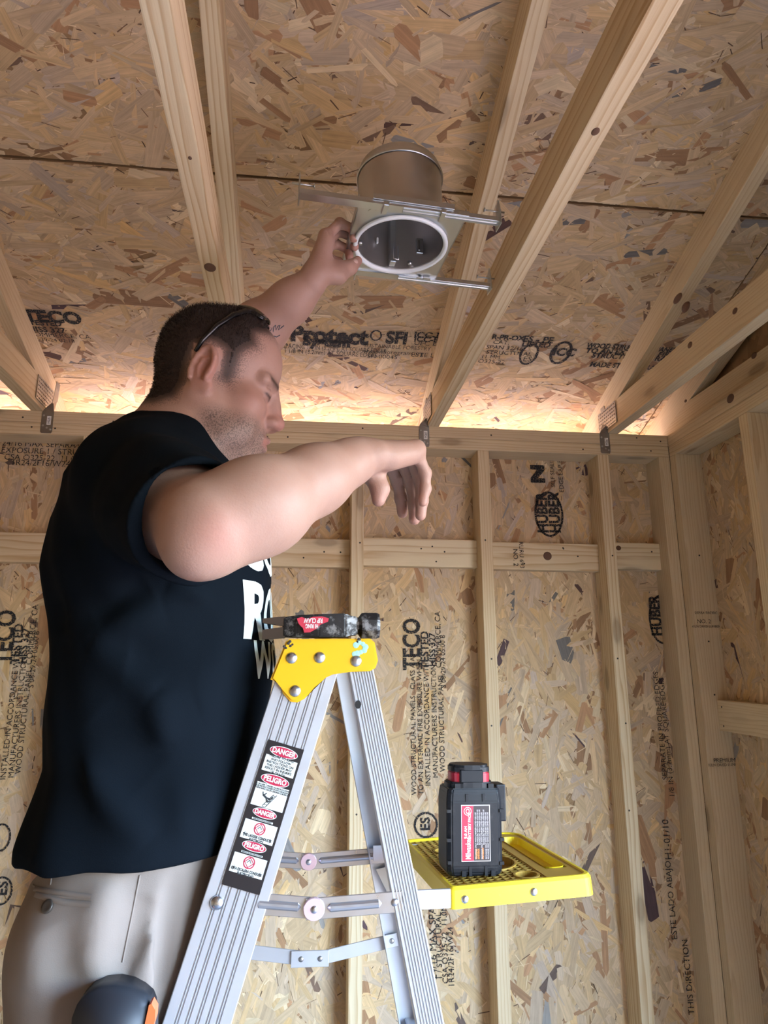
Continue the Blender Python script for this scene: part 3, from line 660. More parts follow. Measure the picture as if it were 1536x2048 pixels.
# warning label on the near front rail ---------------------------------------
def label():
    p0, x, wv, nn = RF      # x runs down the rail, wv across, nn out
    c0 = (at(537, 1471, Y=-1.14)+at(607, 1493, Y=-1.14))/2; s0 = np.dot(c0-p0, x); s1 = np.dot((at(515, 1778, Y=-1.14)+at(440, 1755, Y=-1.14))/2-p0, x)
    H = s1-s0; Wl = .0475
    across = wv if wv[0] > 0 else -wv
    o = p0 + x*(s0+.004) + nn*.0006 + across*.0015
    fr = frame(o, across, -x, nn)     # local x across, local y up the rail, origin at the top centre
    lab = box('warning_label', (-Wl/2, -H, 0), (Wl/2, 0, .0005), new_mat('label_black', (.012, .011, .014), .35), lad, mw=fr)
    wh = new_mat('label_white', (.66, .72, .70), .35); rd = new_mat('label_red', (.42, .018, .06), .35); bl = new_mat('label_ink', (.03, .035, .04), .4)
    def T(x_, y_, z_=.0008): return fr @ Matrix.Translation((x_, y_, z_))
    def panel(y0, y1): box('white_panel', (-Wl/2+.003, -y1, .0004), (Wl/2-.003, -y0, .0007), wh, lab, mw=fr)
    def oval(y, s, rx_=.0185, ry=.0066):
        for r_, m, z in ((1.0, wh, .0008), (.93, rd, .0010)):
            vs = [(0, 0, 0)]+[((rx_*r_ if r_ == 1 else rx_-.0008)*math.cos(2*math.pi*k/32), (ry if r_ == 1 else ry-.0008)*math.sin(2*math.pi*k/32), 0) for k in range(32)]
            raw('oval', vs, [(0, 1+k, 1+(k+1) % 32) for k in range(32)], m, lab, mw=T(0, -y, z))
        lettering('oval_lettering', s, .0088 if rx_ > .017 else .0074, T(0, -y, .0013), wh, lab, 'CENTER', .0003, .86)
    k = H/.195
    oval(.0115*k, 'DANGER'); panel(.0195*k, .0415*k)
    lettering('label_lettering', 'FAILURE TO READ\nAND FOLLOW\nINSTRUCTIONS ON\nTHIS LADDER MAY\nRESULT IN INJURIES\nOR DEATH', .0040, T(0, -.0305*k, .0010), bl, lab, 'CENTER', .0001)
    oval(.0505*k, 'PELIGRO'); panel(.0575*k, .0885*k)
    lettering('label_lettering', 'EL NO LEER Y SEGUIR LAS INSTRUCCIONES\nLAS INSTRUCCIONES EN ESTA ESCALERA\nPUEDE RESULTAR EN LESIONES O MUERTE', .0025, T(0, -.0625*k, .0010), bl, lab, 'CENTER', .0001, .9)
    # falling figure and ladder pictogram
    bm = bmesh.new()
    def st(a, b, w):
        a = Vector((*a, 0)); b = Vector((*b, 0)); d = (b-a).normalized(); n_ = Vector((-d.y, d.x, 0))*w
        bm.faces.new([bm.verts.new(q) for q in (a+n_, a-n_, b-n_, b+n_)])
    st((.004, .007), (-.006, -.009), .0004); st((.008, .007), (-.002, -.010), .0004)
    for q in range(6): st((.0032-q*.0019, .0055-q*.003), (.0070-q*.0019, .0050-q*.003), .0003)
    st((-.009, .0035), (-.004, .001), .0012); st((-.004, .001), (.002, .0005), .0010); st((.002, .0005), (.004, .004), .0008); st((-.004, .001), (-.002, -.003), .0009); st((-.002, -.003), (.002, -.002), .0007); st((-.009, .0035), (-.010, .007), .0006); st((-.008, .003), (-.005, .0065), .0006)
    bmesh_obj('pictogram', bm, bl, lab, mw=T(0, -.0765*k, .0011))
    for y0, s, txt in ((.0955*k, 'DANGER', 'THIS LADDER CONDUCTS\nELECTRICITY'), (.1395*k, 'PELIGRO', 'ESTA ESCALERA CONDUCE\nELECTRICIDAD')):
        oval(y0, s, .0155, .0058)
        box('white_panel', (-.0135, -y0-.0095, .0004), (.0135, -y0-.0075, .0007), wh, lab, mw=fr)
        lettering('label_lettering', 'ELECTROCUTION HAZARD' if s == 'DANGER' else 'RIESGO DE ELECTROCUCION', .0019, T(0, -y0-.0085, .001), bl, lab, 'CENTER', .0001)
        panel(y0+.0110, y0+.0370*k)
        yc = -y0-.0185
        vs, fs = ring_mesh(.0072, .0072, .0013, 28); raw('warning_ring', vs, fs, rd, lab, mw=T(0, yc, .0010))
        vs, fs = ring_mesh(.0062, .0062, .0012, 4); raw('warning_diamond', vs, fs, rd, lab, mw=T(0, yc, .0011))
        raw('warning_peak', [(-.003, -.0005, 0), (0, .0035, 0), (.003, -.0005, 0), (.0022, -.0005, 0), (0, .0024, 0), (-.0022, -.0005, 0)], [(0, 5, 4, 1), (1, 4, 3, 2)], bl, lab, mw=T(0, yc, .0012))
        lettering('label_lettering', txt, .0043, T(0, -y0-.0305, .0010), bl, lab, 'CENTER', .0002, .72)
        for sx in (-1, 1):
            raw('lightning_bolt', [(.0012, .005, 0), (-.0014, .0003, 0), (.0002, .0003, 0), (-.0012, -.0045, 0), (.0014, .0010, 0), (-.0002, .0010, 0)], [(0, 1, 2, 5), (5, 2, 3, 4)], bl, lab, mw=T(sx*.0165, -y0-.0285, .0010))
label()
# fold-out tray ----------------------------------------------------------------
def tray():
    TX, TY, TZ, TR = .296, -.972, 1.4135, math.radians(4)
    a, b = .100, .138           # half sizes in x and y
    lean = math.radians(-1.5)
    fr = Matrix.Translation((TX, TY, TZ)) @ Matrix.Rotation(TR, 4, 'Z') @ Matrix.Rotation(lean, 4, 'Y')
    tr = empty('paint_tray', (TX, TY, TZ)); put(tr, lad)
    def rr(a, b, r, n=5, drop=0):
        pts = []
        for cx, cy, a0, rr_ in ((a, b, 0, r[0]), (-a, b, 90, r[1]), (-a, -b, 180, r[2]), (a, -b, 270, r[3])):
            for k in range(n+1):
                t = math.radians(a0+90*k/n); sx = 1 if cx > 0 else -1; sy = 1 if cy > 0 else -1
                pts.append((cx-sx*rr_+rr_*math.cos(t), cy-sy*rr_+rr_*math.sin(t)))
        return pts
    # outer wall (skirt) with rim
    bm = bmesh.new(); R = (.03, .008, .006, .014)
    o0 = rr(a, b, R); n = len(o0)
    rings = []
    for off, z in ((.002, -.024), (.001, -.002), (-.0015, .002), (-.005, .002), (-.007, -.001), (-.007, -.024)):
        rings.append([bm.verts.new((x*(a+off)/a, y*(b+off)/b, z)) for x, y in o0])
    for r0, r1 in zip(rings, rings[1:]):
        for k in range(n): q = (k+1) % n; bm.faces.new((r0[k], r0[q], r1[q], r1[k]))
    bmesh.ops.recalc_face_normals(bm, faces=bm.faces)
    bmesh_obj('tray_rim', bm, YEL3, tr, mw=fr)
    # deck plate at the right with the long tool slot and round holes; grid on the left
    bm = bmesh.new(); gx0, gx1 = -a+.006, a-.062
    holes = [((-.015, -.030), .042), ((-.052, .055), .016), ((.018, -.105), .015), ((.0, .085), .018)]
    def inhole(x, y): return any((x-c[0])**2+(y-c[1])**2 < r*r for c, r in holes)
    nx, ny = 12, 26; t = .0011
    for i in range(nx+1):
        x = gx0+(gx1-gx0)*i/nx; y0 = None
        ys = np.linspace(-b+.008, b-.008, 79); run = []
        for y in ys:
            if not inhole(x, y): run.append(y)
            if (inhole(x, y) or y == ys[-1]) and len(run) > 1: bm_box(bm, (x-t, run[0], -.008), (x+t, run[-1], -.001)); run = []
            elif inhole(x, y): run = []
    for j in range(ny+1):
        y = -b+.010+(2*b-.020)*j/ny; xs = np.linspace(gx0, gx1, 49); run = []
        for x in xs:
            if not inhole(x, y): run.append(x)
            if (inhole(x, y) or x == xs[-1]) and len(run) > 1: bm_box(bm, (run[0], y-t, -.008), (run[-1], y+t, -.0012)); run = []
            elif inhole(x, y): run = []
    gobj = bmesh_obj('tray_grid', bm, YEL2, tr, mw=fr); gobj['kind'] = 'stuff'
    for c, r in holes:
        bm = bmesh.new(); bm_lathe(bm, [(r, -.010), (r, .0002), (r+.003, .0002), (r+.003, -.010)], 28, Matrix.Translation((c[0], c[1], 0)))
        bmesh_obj('cup_holder_ring', bm, YEL2, tr, mw=fr)
    box('tray_floor', (-a+.006, -b+.006, -.0125), (a-.006, b-.006, -.010), YEL2, tr, mw=fr)
    # right-hand deck with recessed slot: frame of four strips
    x0, x1 = gx1+.001, a-.006; sx0, sx1, sy0, sy1 = gx1+.016, a-.014, -b+.05, b-.035
    for lo, hi in (((x0, -b+.006, -.010), (sx0, b-.006, .0)), ((sx1, -b+.006, -.010), (x1, b-.006, .0)), ((sx0, -b+.006, -.010), (sx1, sy0, .0)), ((sx0, sy1, -.010), (sx1, b-.006, .0))):
        box('tray_deck', lo, hi, YEL2 if lo[0] < sx1-.001 else YEL2, tr, mw=fr)
    bm = bmesh.new()
    pts = rr((sx1-sx0)/2, (sy1-sy0)/2, (.014,)*4)
    lo = [bm.verts.new((x*.86+(sx0+sx1)/2, y*.95+(sy0+sy1)/2, -.0095)) for x, y in pts]; hi = [bm.verts.new((x+(sx0+sx1)/2, y+(sy0+sy1)/2, .0012)) for x, y in pts]
    for k in range(len(pts)): q = (k+1) % len(pts); bm.faces.new((lo[k], lo[q], hi[q], hi[k]))
    bm.faces.new(lo[::-1]); bmesh_obj('tool_slot', bm, YEL3, tr, mw=fr)
    for x, z in ((-.082, -.0135), (.013, -.0125)): rivet(np.array(fr @ Vector((x, -b-.002, z))), np.array(fr.to_3x3() @ Vector((0, -1, 0))), .0052, tr)
    # support arms from the ladder's rear rails
    for side in (-1, 1):
        yy = YM+side*.124
        box('tray_arm', (.132, yy-.002, 1.388), (.206, yy+.002, 1.4105), ALU, tr)
    return fr
TFR = tray()
# dark gusset seen between the rear rails
raw('rail_gusset', [at(752, 1739, Y=yfar-.004), at(775, 1733, Y=yfar-.004), at(790, 1800, Y=yfar-.004), at(778, 1792, Y=yfar-.004)], [(0, 1, 2, 3)], GALVD, lad)

# ------------------------------------------------------------------ hammer on the cap
def hammer():
    m = new_mat('worn_black_steel', (.03, .03, .032), .45, .5); n = N(m); tc = n.new('TexCoord').outputs['Object']
    w = n.ramp(n.noise(tc, 70, 6, .7), [(0, (0, 0, 0)), (.50, (0, 0, 0)), (.62, (1, 1, 1))]); n.l(n.mix(n.math('MULTIPLY', w, .6), (.025, .024, .026), (.36, .36, .37)), n.b.inputs['Base Color'])
    n.bump(n.noise(tc, 120, 3), .4, .001)
    RUST = new_mat('brown_worn_steel', (.07, .048, .035), .5, .6)
    h = empty('hammer', (.03, -1.105, ZCAP+.002)); tag(h, 'worn black framing hammer with a red sticker on the yellow ladder cap', 'hammer')
    zc = ZCAP+.0195; yc = -1.108
    # body: rectangular tapering head seen from its top
    def sect(x, z0, z1, d): return [(x, yc-d, z0), (x, yc+d, z0), (x, yc+d, z1), (x, yc-d, z1)]
    bm = bmesh.new()
    rows = [sect(-.020, zc-.0155, zc+.0115, .006), sect(.0, zc-.0160, zc+.0140, .012), (sect(.03, zc-.0160, zc+.0155, .016)), sect(.066, zc-.0155, zc+.0165, .016), sect(.075, zc-.0130, zc+.0130, .014), sect(.083, zc-.0125, zc+.0125, .0125)]
    vs = [[bm.verts.new(p) for p in r] for r in rows]
    for r0, r1 in zip(vs, vs[1:]):
        for k in range(4): q = (k+1) % 4; bm.faces.new((r0[k], r0[q], r1[q], r1[k]))
    bm.faces.new(vs[0]); bm.faces.new(vs[-1][::-1]); bmesh.ops.recalc_face_normals(bm, faces=bm.faces)
    bmesh.ops.bevel(bm, geom=list(bm.edges), offset=.0018, segments=2, affect='EDGES')
    bmesh_obj('hammer_body', bm, m, h)
    for s in (-1, 1):       # two claw tines with the nail slot between
        bm = bmesh.new(); z_in = .0022; 
        A = [(-.016, .0005, .0135 if s > 0 else .0155), (-.030, .0022, .0125 if s > 0 else .0165), (-.047, .0048, .0105 if s > 0 else .0175)]
        for (x0, i0, o0), (x1, i1, o1) in zip(A, A[1:]):
            q = [(x0, s*i0), (x1, s*i1), (x1, s*o1), (x0, s*o0)]
            lo = [bm.verts.new((x, yc-.006, zc-.001+z)) for x, z in q]; hi = [bm.verts.new((x, yc+.006, zc-.001+z)) for x, z in q]
            bm.faces.new(lo); bm.faces.new(hi[::-1])
            for k in range(4): w_ = (k+1) % 4; bm.faces.new((lo[k], lo[w_], hi[w_], hi[k]))
        bmesh.ops.remove_doubles(bm, verts=bm.verts, dist=1e-5); bmesh.ops.recalc_face_normals(bm, faces=bm.faces)
        bmesh_obj('claw', bm, RUST, h)
    bm = bmesh.new(); bm_lathe(bm, [(0, 0), (.012, 0), (.0125, .004), (.0185, .008), (.0190, .012), (.0190, .029), (.0175, .033), (0, .0335)], 8, frame((.081, yc, zc+.0005), V(0, 0, 1), V(0, 1, 0), V(1, 0, 0)) @ Matrix.Rotation(math.radians(22.5), 4, 'Z'))
    bmesh.ops.bevel(bm, geom=[e for e in bm.edges if e.calc_face_angle(0) > .5], offset=.0012, segments=2, affect='EDGES')
    bmesh.ops.recalc_face_normals(bm, faces=bm.faces)
    bmesh_obj('striking_face', bm, m, h, False)
    bm = bmesh.new(); bm_tube(bm, [(.045, yc+.01, zc), (.045, yc+.05, zc-.001), (.046, yc+.12, zc-.002), (.048, yc+.25, zc-.001), (.049, yc+.335, zc-.001)], [.012, .0125, .0135, .0155, .0165], 14)
    bmesh_obj('handle', bm, new_mat('hickory_handle', (.42, .24, .10), .5), h, True)
    st = [(.0035, .010), (.010, .012), (.018, .0095), (.026, .0125), (.038, .013), (.047, .0105), (.046, .006), (.036, .002), (.030, -.004), (.022, -.0085), (.014, -.009), (.012, -.003), (.006, .003)]
    bm = bmesh.new(); bm.faces.new([bm.verts.new((x-.004, yc-.0164, zc+z-.001)) for x, z in st])
    so = bmesh_obj('red_sticker', bm, new_mat('sticker_red', (.50, .03, .06), .45), h)
    wm = new_mat('sticker_lettering', (.75, .75, .75), .5)
    lettering('sticker_print', 'RIP CLAW', .0090, frame((.022, yc-.0168, zc+.0065), V(-1, 0, 0), V(0, 0, -1), V(0, -1, 0)), wm, so, 'CENTER', .0002, .62)
    lettering('sticker_print', 'HI RING', .0080, frame((.020, yc-.0168, zc-.001), V(-1, 0, 0), V(0, 0, -1), V(0, -1, 0)), wm, so, 'CENTER', .0002, .6)
hammer()

# ------------------------------------------------------------------ battery standing on the tray
def battery():
    blk = new_mat('black_battery_plastic', (.014, .016, .020), .45, 0, .3); n = N(blk); tc = n.new('TexCoord').outputs['Object']
    d = n.ramp(n.noise(tc, 45, 5, .65), [(0, (0, 0, 0)), (.55, (0, 0, 0)), (.8, (1, 1, 1))]); n.l(n.mix(n.math('MULTIPLY', d, .35), (.007, .008, .011), (.09, .085, .08)), n.b.inputs['Base Color'])
    red = new_mat('red_battery_plastic', (.36, .012, .03), .35)
    cx, cy = .2485, -1.052; zb = 1.4145
    rz = Matrix.Rotation(math.radians(2), 4, 'Z') @ Matrix.Rotation(math.radians(1.2), 4, 'Y')
    fr = Matrix.Translation((cx, cy, zb)) @ rz
    b = empty('battery_pack', (cx, cy, zb)); tag(b, 'black and red cordless tool battery pack standing upright on the yellow tray', 'battery')
    bm = bmesh.new(); a, dd, H = .0395, .028, .112
    rows = [(.90, 0), (.97, .004), (1.0, .012), (1.0, .095), (.97, .106), (.93, .112)]
    vs = []
    for s, z in rows:
        vs.append([bm.verts.new((x*s, y*(s if s < 1 else 1), z)) for x, y in [(-a+.006, -dd), (a-.006, -dd), (a, -dd+.006), (a, dd), (-a, dd), (-a, -dd+.006)]])
    for r0, r1 in zip(vs, vs[1:]):
        for k in range(6): q = (k+1) % 6; bm.faces.new((r0[k], r0[q], r1[q], r1[k]))
    bm.faces.new(vs[0][::-1]); bm.faces.new(vs[-1]); bmesh.ops.bevel(bm, geom=list(bm.edges), offset=.0016, segments=2, affect='EDGES')
    bmesh_obj('battery_case', bm, blk, b, mw=fr)
    for x, z, w, h in ((-.012, .100, .004, .010), (.012, .100, .004, .010), (-.008, .007, .004, .012), (.014, .007, .004, .012), (-.0375, .083, .006, .004), (-.0375, .046, .006, .004), (-.0365, .018, .006, .004), (.0375, .083, .006, .004), (.0375, .046, .006, .004), (.0365, .016, .006, .004), (-.017, .004, .006, .007), (.024, .004, .006, .007)):
        box('case_notch', (x-w/2, -dd-.0006, z-h/2), (x+w/2, -dd+.004, z+h/2), blk, b, mw=fr)
    # side rail block at the right
    box('slide_rail', (a-.004, -.012, .066), (a+.010, .02, .115), blk, b, .002, 2, fr)
    # top: flange, red collar, black lid
    def lay(name, rx_, ry, z0, z1, mat, bev=.002):
        bm = bmesh.new(); bm_prism(bm, [(rx_*np.sign(math.cos(t))*abs(math.cos(t))**.6-.002, ry*np.sign(math.sin(t))*abs(math.sin(t))**.6, ) for t in [2*math.pi*k/28 for k in range(28)]], z0, z1, Matrix(), bev)
        return bmesh_obj(name, bm, mat, b, mw=fr)
    lay('lower_flange', .0335, .024, .110, .1195, blk); lay('red_collar', .0285, .021, .119, .133, red); lay('lid', .0285, .022, .133, .142, blk, .003)
    box('collar_clip', (-.020, -.0225, .118), (.014, -.018, .137), blk, b, .002, 1, fr)
    for x in (-.024, .024): box('flange_notch', (x-.004, -.0245, .112), (x+.004, -.020, .118), blk, b, mw=fr)
    # label
    def pl(name, lo, hi, mat, y): return box(name, (lo[0], y-.0002, lo[1]), (hi[0], y+.0004, hi[1]), mat, lab if name != 'battery_label' else b, mw=fr)
    wht = new_mat('label_pale', (.72, .66, .66), .4); lab = None
    lab = pl('battery_label', (-.0205, .019), (.0205, .091), wht, -dd-.0003)
    pl('label_red_panel', (-.0195, .020), (-.0035, .090), new_mat('label_crimson', (.50, .015, .05), .4), -dd-.0007)
    pl('label_black_panel', (-.003, .020), (.0195, .090), new_mat('label_dark', (.03, .022, .024), .4), -dd-.0007)
    up = lambda x, z: fr @ frame((x, -dd-.0014, z), V(0, 0, 1), V(-1, 0, 0), V(0, -1, 0))
    lettering('label_lettering', 'Milwaukee', .0105, up(-.011, .022), wht, lab, 'LEFT', .0002, .62)
    lettering('label_lettering', '9.0 AH', .0055, up(-.0145, .048), wht, lab, 'LEFT', .0002); lettering('label_lettering', 'BATTERY PACK', .0052, up(-.009, .047), wht, lab, 'LEFT', .0002, .95)
    org = new_mat('label_orange', (.75, .25, .05), .5)
    for k in range(7):
        lettering('label_lettering', 'RECHARGE ONLY WITH CHARGER LISTED FOR USE', .0027, up(-.0005+k*.0029, .040 if k in (1, 2, 4) else .022), wht, lab, 'LEFT', 0, .95 if k not in (1, 2, 4) else .72)
    for x, s in ((.0005, 'WARNING'), (.0035, 'ADVERTENCIA'), (.0095, 'AVERTISSEMENT')): lettering('label_lettering', s, .0032, up(x, .022), org, lab, 'LEFT', .0001, .85 if len(s) < 9 else .62)
    vs, fs = ring_mesh(.0055, .0055, .0008, 24); raw('label_emblem', vs, fs, wht, lab, mw=fr @ frame((-.0115, -dd-.0013, .083), V(1, 0, 0), V(0, 0, 1), V(0, -1, 0)))
    vs, fs = ring_mesh(.0028, .0034, .0011, 16); raw('label_emblem', vs, fs, wht, lab, mw=fr @ frame((-.0115, -dd-.0013, .083), V(1, 0, 0), V(0, 0, 1), V(0, -1, 0)))
battery()

# ------------------------------------------------------------------ recessed light housing held up between the trusses
def fixture():
    fx_ = empty('recessed_light_housing', (.176, -.925, 2.482)); tag(fx_, 'galvanised recessed ceiling light housing with hanger bars gripped in his raised left hand', 'light fixture')
    fr = Matrix.Translation((.178, -.925, 2.482)) @ Matrix.Rotation(math.radians(5.0), 4, 'Z')
    CANM = metal_mat('can_aluminium', (.62, .61, .59), .33); PL = metal_mat('plate_steel', (.60, .63, .64), .36)
    INS = metal_mat('can_inside', (.62, .60, .58), .45)
    WH = new_mat('white_ring', (.80, .86, .88), .35)
    # square pan with round hole
    bm = bmesh.new(); a, b_, R = .098, .108, .083; n = 48
    outer = []; inner = []
    for k in range(n):
        t = 2*math.pi*k/n; c, s = math.cos(t), math.sin(t); q = 1/max(abs(c)/a, abs(s)/b_)
        outer.append(bm.verts.new((c*q, s*q, 0))); inner.append(bm.verts.new((R*c, R*s, 0)))
    for k in range(n): q = (k+1) % n; bm.faces.new((outer[k], inner[k], inner[q], outer[q]))
    ret = bmesh.ops.extrude_face_region(bm, geom=list(bm.faces)); bmesh.ops.translate(bm, verts=[v for v in ret['geom'] if isinstance(v, bmesh.types.BMVert)], vec=(0, 0, .0014))
    bmesh.ops.recalc_face_normals(bm, faces=bm.faces)
    bmesh_obj('mounting_pan', bm, PL, fx_, mw=fr)
    for x, y in ((-a, 1), (a, -1)):    # turned-up side flanges
        box('pan_flange', (x-.0008, -b_+.004, 0), (x+.0008, b_-.004, .016), PL, fx_, mw=fr)
    # can: outer wall, crimp ridge, domed top
    bm = bmesh.new(); bm_lathe(bm, [(.0815, .001), (.0815, .140), (.0835, .143), (.0835, .147), (.081, .150), (.078, .162), (.068, .172), (.05, .176), (0, .177)], 48)
    bmesh_obj('can_body', bm, CANM, fx_, True, fr)
    bm = bmesh.new(); bm_lathe(bm, [(.0800, -.001), (.0800, .126), (.078, .136), (.06, .140), (0, .141)][::-1], 48)
    bmesh_obj('can_inner_wall', bm, INS, fx_, True, fr)
    bm = bmesh.new(); bm_lathe(bm, [(.0815, -.003), (.0815, .003), (.084, .003), (.087, .001), (.0905, -.002), (.0905, -.0055), (.0890, -.007), (.0865, -.0075), (.0835, -.0065), (.0815, -.003)], 56)
    bmesh_obj('trim_ring', bm, WH, fx_, True, fr)
    bm = bmesh.new(); bm_lathe(bm, [(.0838, .1385), (.0852, .1395), (.0852, .1420), (.0838, .1430)], 48); bmesh_obj('crimp_seam', bm, GALV, fx_, True, fr)
    # fittings inside the can
    box('socket_bracket', (-.006, .060, .002), (.006, .0785, .100), PL, fx_, .001, 1, fr)
    bm = bmesh.new(); bm_tube(bm, [(.0, .055, .040), (.0, .055, .005), (.009, .055, .003), (.009, .057, .035)], .0015, 6); bmesh_obj('bracket_wire', bm, GALV, fx_, True, fr)
    box('knockout_plate', (.044, .045, .018), (.058, .052, .052), PL, fx_, .001, 1, fr); box('clip', (.048, .043, .024), (.051, .046, .046), GALVD, fx_, 0, 1, fr)
    box('clip', (-.032, .066, .045), (-.029, .072, .056), WH, fx_, 0, 1, fr)
    for x, y in ((-.074, .02), (.035, .066)):
        bm = bmesh.new(); bm_lathe(bm, [(0, -.003), (.004, -.003), (.0045, 0), (.0045, .004), (0, .004)], 10, Matrix.Translation((x, y, .006))); bmesh_obj('screw', bm, GALV, fx_, True, fr)
    bm = bmesh.new(); bm_lathe(bm, [(0, -.004), (.006, -.004), (.0065, 0), (.003, .001), (.003, .004)], 12, Matrix.Translation((.068, .100, -.001))); bmesh_obj('screw', bm, GALV, fx_, True, fr)
    # pan holes
    for x, y, r in ((-.071, -.084, .0075), (-.010, -.093, .006), (.052, -.092, .003), (-.040, -.09, .002)):
        bm = bmesh.new(); bm_lathe(bm, [(0, -.0006), (r, -.0006), (r, .0003)], 14, Matrix.Translation((x, y, 0))); bmesh_obj('knockout', bm, PL, fx_, False, fr)
    # hanger bars: telescoping channel + end bracket with nail
    def bar(y, x0, x1, ov0, ov1, name, z=0.0):
        hb = empty(name, (0, 0, 0)); hb.matrix_basis = fr @ Matrix.Translation((0, y, z)); put(hb, fx_)
        m0 = fr @ Matrix.Translation((0, y, z))
        bm = bmesh.new()
        for lo, hi in (((x0, -.009, -.0012), (ov1, .009, 0)), ((x0, -.009, 0), (ov1, -.0078, .008)), ((x0, .0078, 0), (ov1, .009, .008))): bm_box(bm, lo, hi)
        bmesh_obj('outer_channel', bm, GALV, hb, mw=m0)
        bm = bmesh.new()
        for lo, hi in (((ov0, -.0065, -.0030), (x1, .0065, -.0018)), ((ov0, -.0075, -.0018), (x1, -.0062, .0065)), ((ov0, .0062, -.0018), (x1, .0075, .0065))): bm_box(bm, lo, hi)
        bm_tube(bm, [(ov0, 0, -.003), (x1, 0, -.003)], .0022, 8)
        bmesh_obj('inner_channel', bm, GALV, hb, mw=m0)
        for x, s in ((x0, -1), (x1, 1)):
            bm = bmesh.new(); bm_prism(bm, [(-.014, -.010), (.014, -.010), (.015, .006), (.008, .016), (.007, .036), (-.003, .045), (-.008, .034), (-.012, .014)], 0, .0016, m0 @ frame((x, 0, 0), V(0, 1, 0), V(0, 0, 1), V(1, 0, 0)))
            bmesh_obj('end_bracket', bm, GALV, hb)
            bm = bmesh.new(); bm_tube(bm, [(x-s*.026, -.002, .021), (x+s*.012, -.002, .021)], .0016, 8); bm_tube(bm, [(x-s*.027, -.002, .021), (x-s*.0255, -.002, .021)], .004, 10)
            bmesh_obj('bar_nail', bm, GALV, hb, True, m0)
        return hb
    bar(-.103, -.203, .158, -.02, .10, 'hanger_bar', -.002)
    bar(.106, -.07, .2185, .02, .06, 'hanger_bar', -.002)
    for x in (-.052, .052):
        box('bar_clip', (x-.005, -.117, -.008), (x+.005, -.090, .0), PL, fx_, .001, 1, fr)
    box('bar_lip', (-.075, -.1155, .004), (.072, -.113, .014), PL, fx_, 0, 1, fr)
    bm = bmesh.new(); bm_prism(bm, [(-.014, -.012), (.014, -.012), (.016, .006), (.004, .012), (-.012, .010)], -.0014, 0, Matrix.Translation((.072, .106, -.0035))); bmesh_obj('bar_tab', bm, PL, fx_, False, fr)
    return fr
FFR = fixture()

# ------------------------------------------------------------------ the man: smooth-union distance field -> one continuous mesh
def smin(a, b, k):
    if k <= 0: return np.minimum(a, b)
    h = np.maximum(k-np.abs(a-b), 0)/k
    return np.minimum(a, b)-h*h*k*.25
class Prim:
    def __init__(s, f, lo, hi, k=.01, op='add'): s.f, s.lo, s.hi, s.k, s.op = f, np.array(lo, float), np.array(hi, float), k, op
def cone(a, b, ra, rb, k=.01, op='add', flat=None):
    a, b = np.asarray(a, float), np.asarray(b, float); ab = b-a; L2 = max(ab@ab, 1e-12); r = max(ra, rb)
    def f(P):
        t = np.clip((P-a)@ab/L2, 0, 1); q = P-a-t[:, None]*ab
        if flat is not None:
            n, s = flat; d = q@n; q = q + np.outer(d*(s-1), n)
        return np.linalg.norm(q, axis=1)-(ra+(rb-ra)*t)
    return Prim(f, np.minimum(a, b)-r, np.maximum(a, b)+r, k, op)
def ell(c, r, M=None, k=.01, op='add'):
    c = np.asarray(c, float); r = np.asarray(r, float); M = np.eye(3) if M is None else M
    def f(P):
        q = (P-c)@M; k0 = np.linalg.norm(q/r, axis=1); k1 = np.linalg.norm(q/(r*r), axis=1)+1e-9
        return k0*(k0-1)/k1
    R_ = r.max(); return Prim(f, c-R_, c+R_, k, op)
def loft(tab, off=0., k=.02, op='add', disp=None):
    tab = np.array(tab, float); z, cx, cy, ax, ay, ex = tab.T
    def f(P):
        Z = np.clip(P[:, 2], z[0], z[-1]); g_ = lambda v: np.interp(Z, z, v)
        A, B, E_ = g_(ax)+off, g_(ay)+off, g_(ex)
        u = np.abs(P[:, 0]-g_(cx))/A; v = np.abs(P[:, 1]-g_(cy))/B
        q = (u**E_+v**E_)**(1/E_); d = (q-1)*np.minimum(A, B)
        return np.maximum(d, np.maximum(z[0]-P[:, 2], P[:, 2]-z[-1]))
    m = max(ax.max(), ay.max())+.03
    return Prim(f, (cx.min()-ax.max()-.03, cy.min()-ay.max()-.03, z[0]), (cx.max()+ax.max()+.03, cy.max()+ay.max()+.03, z[-1]), k, op)
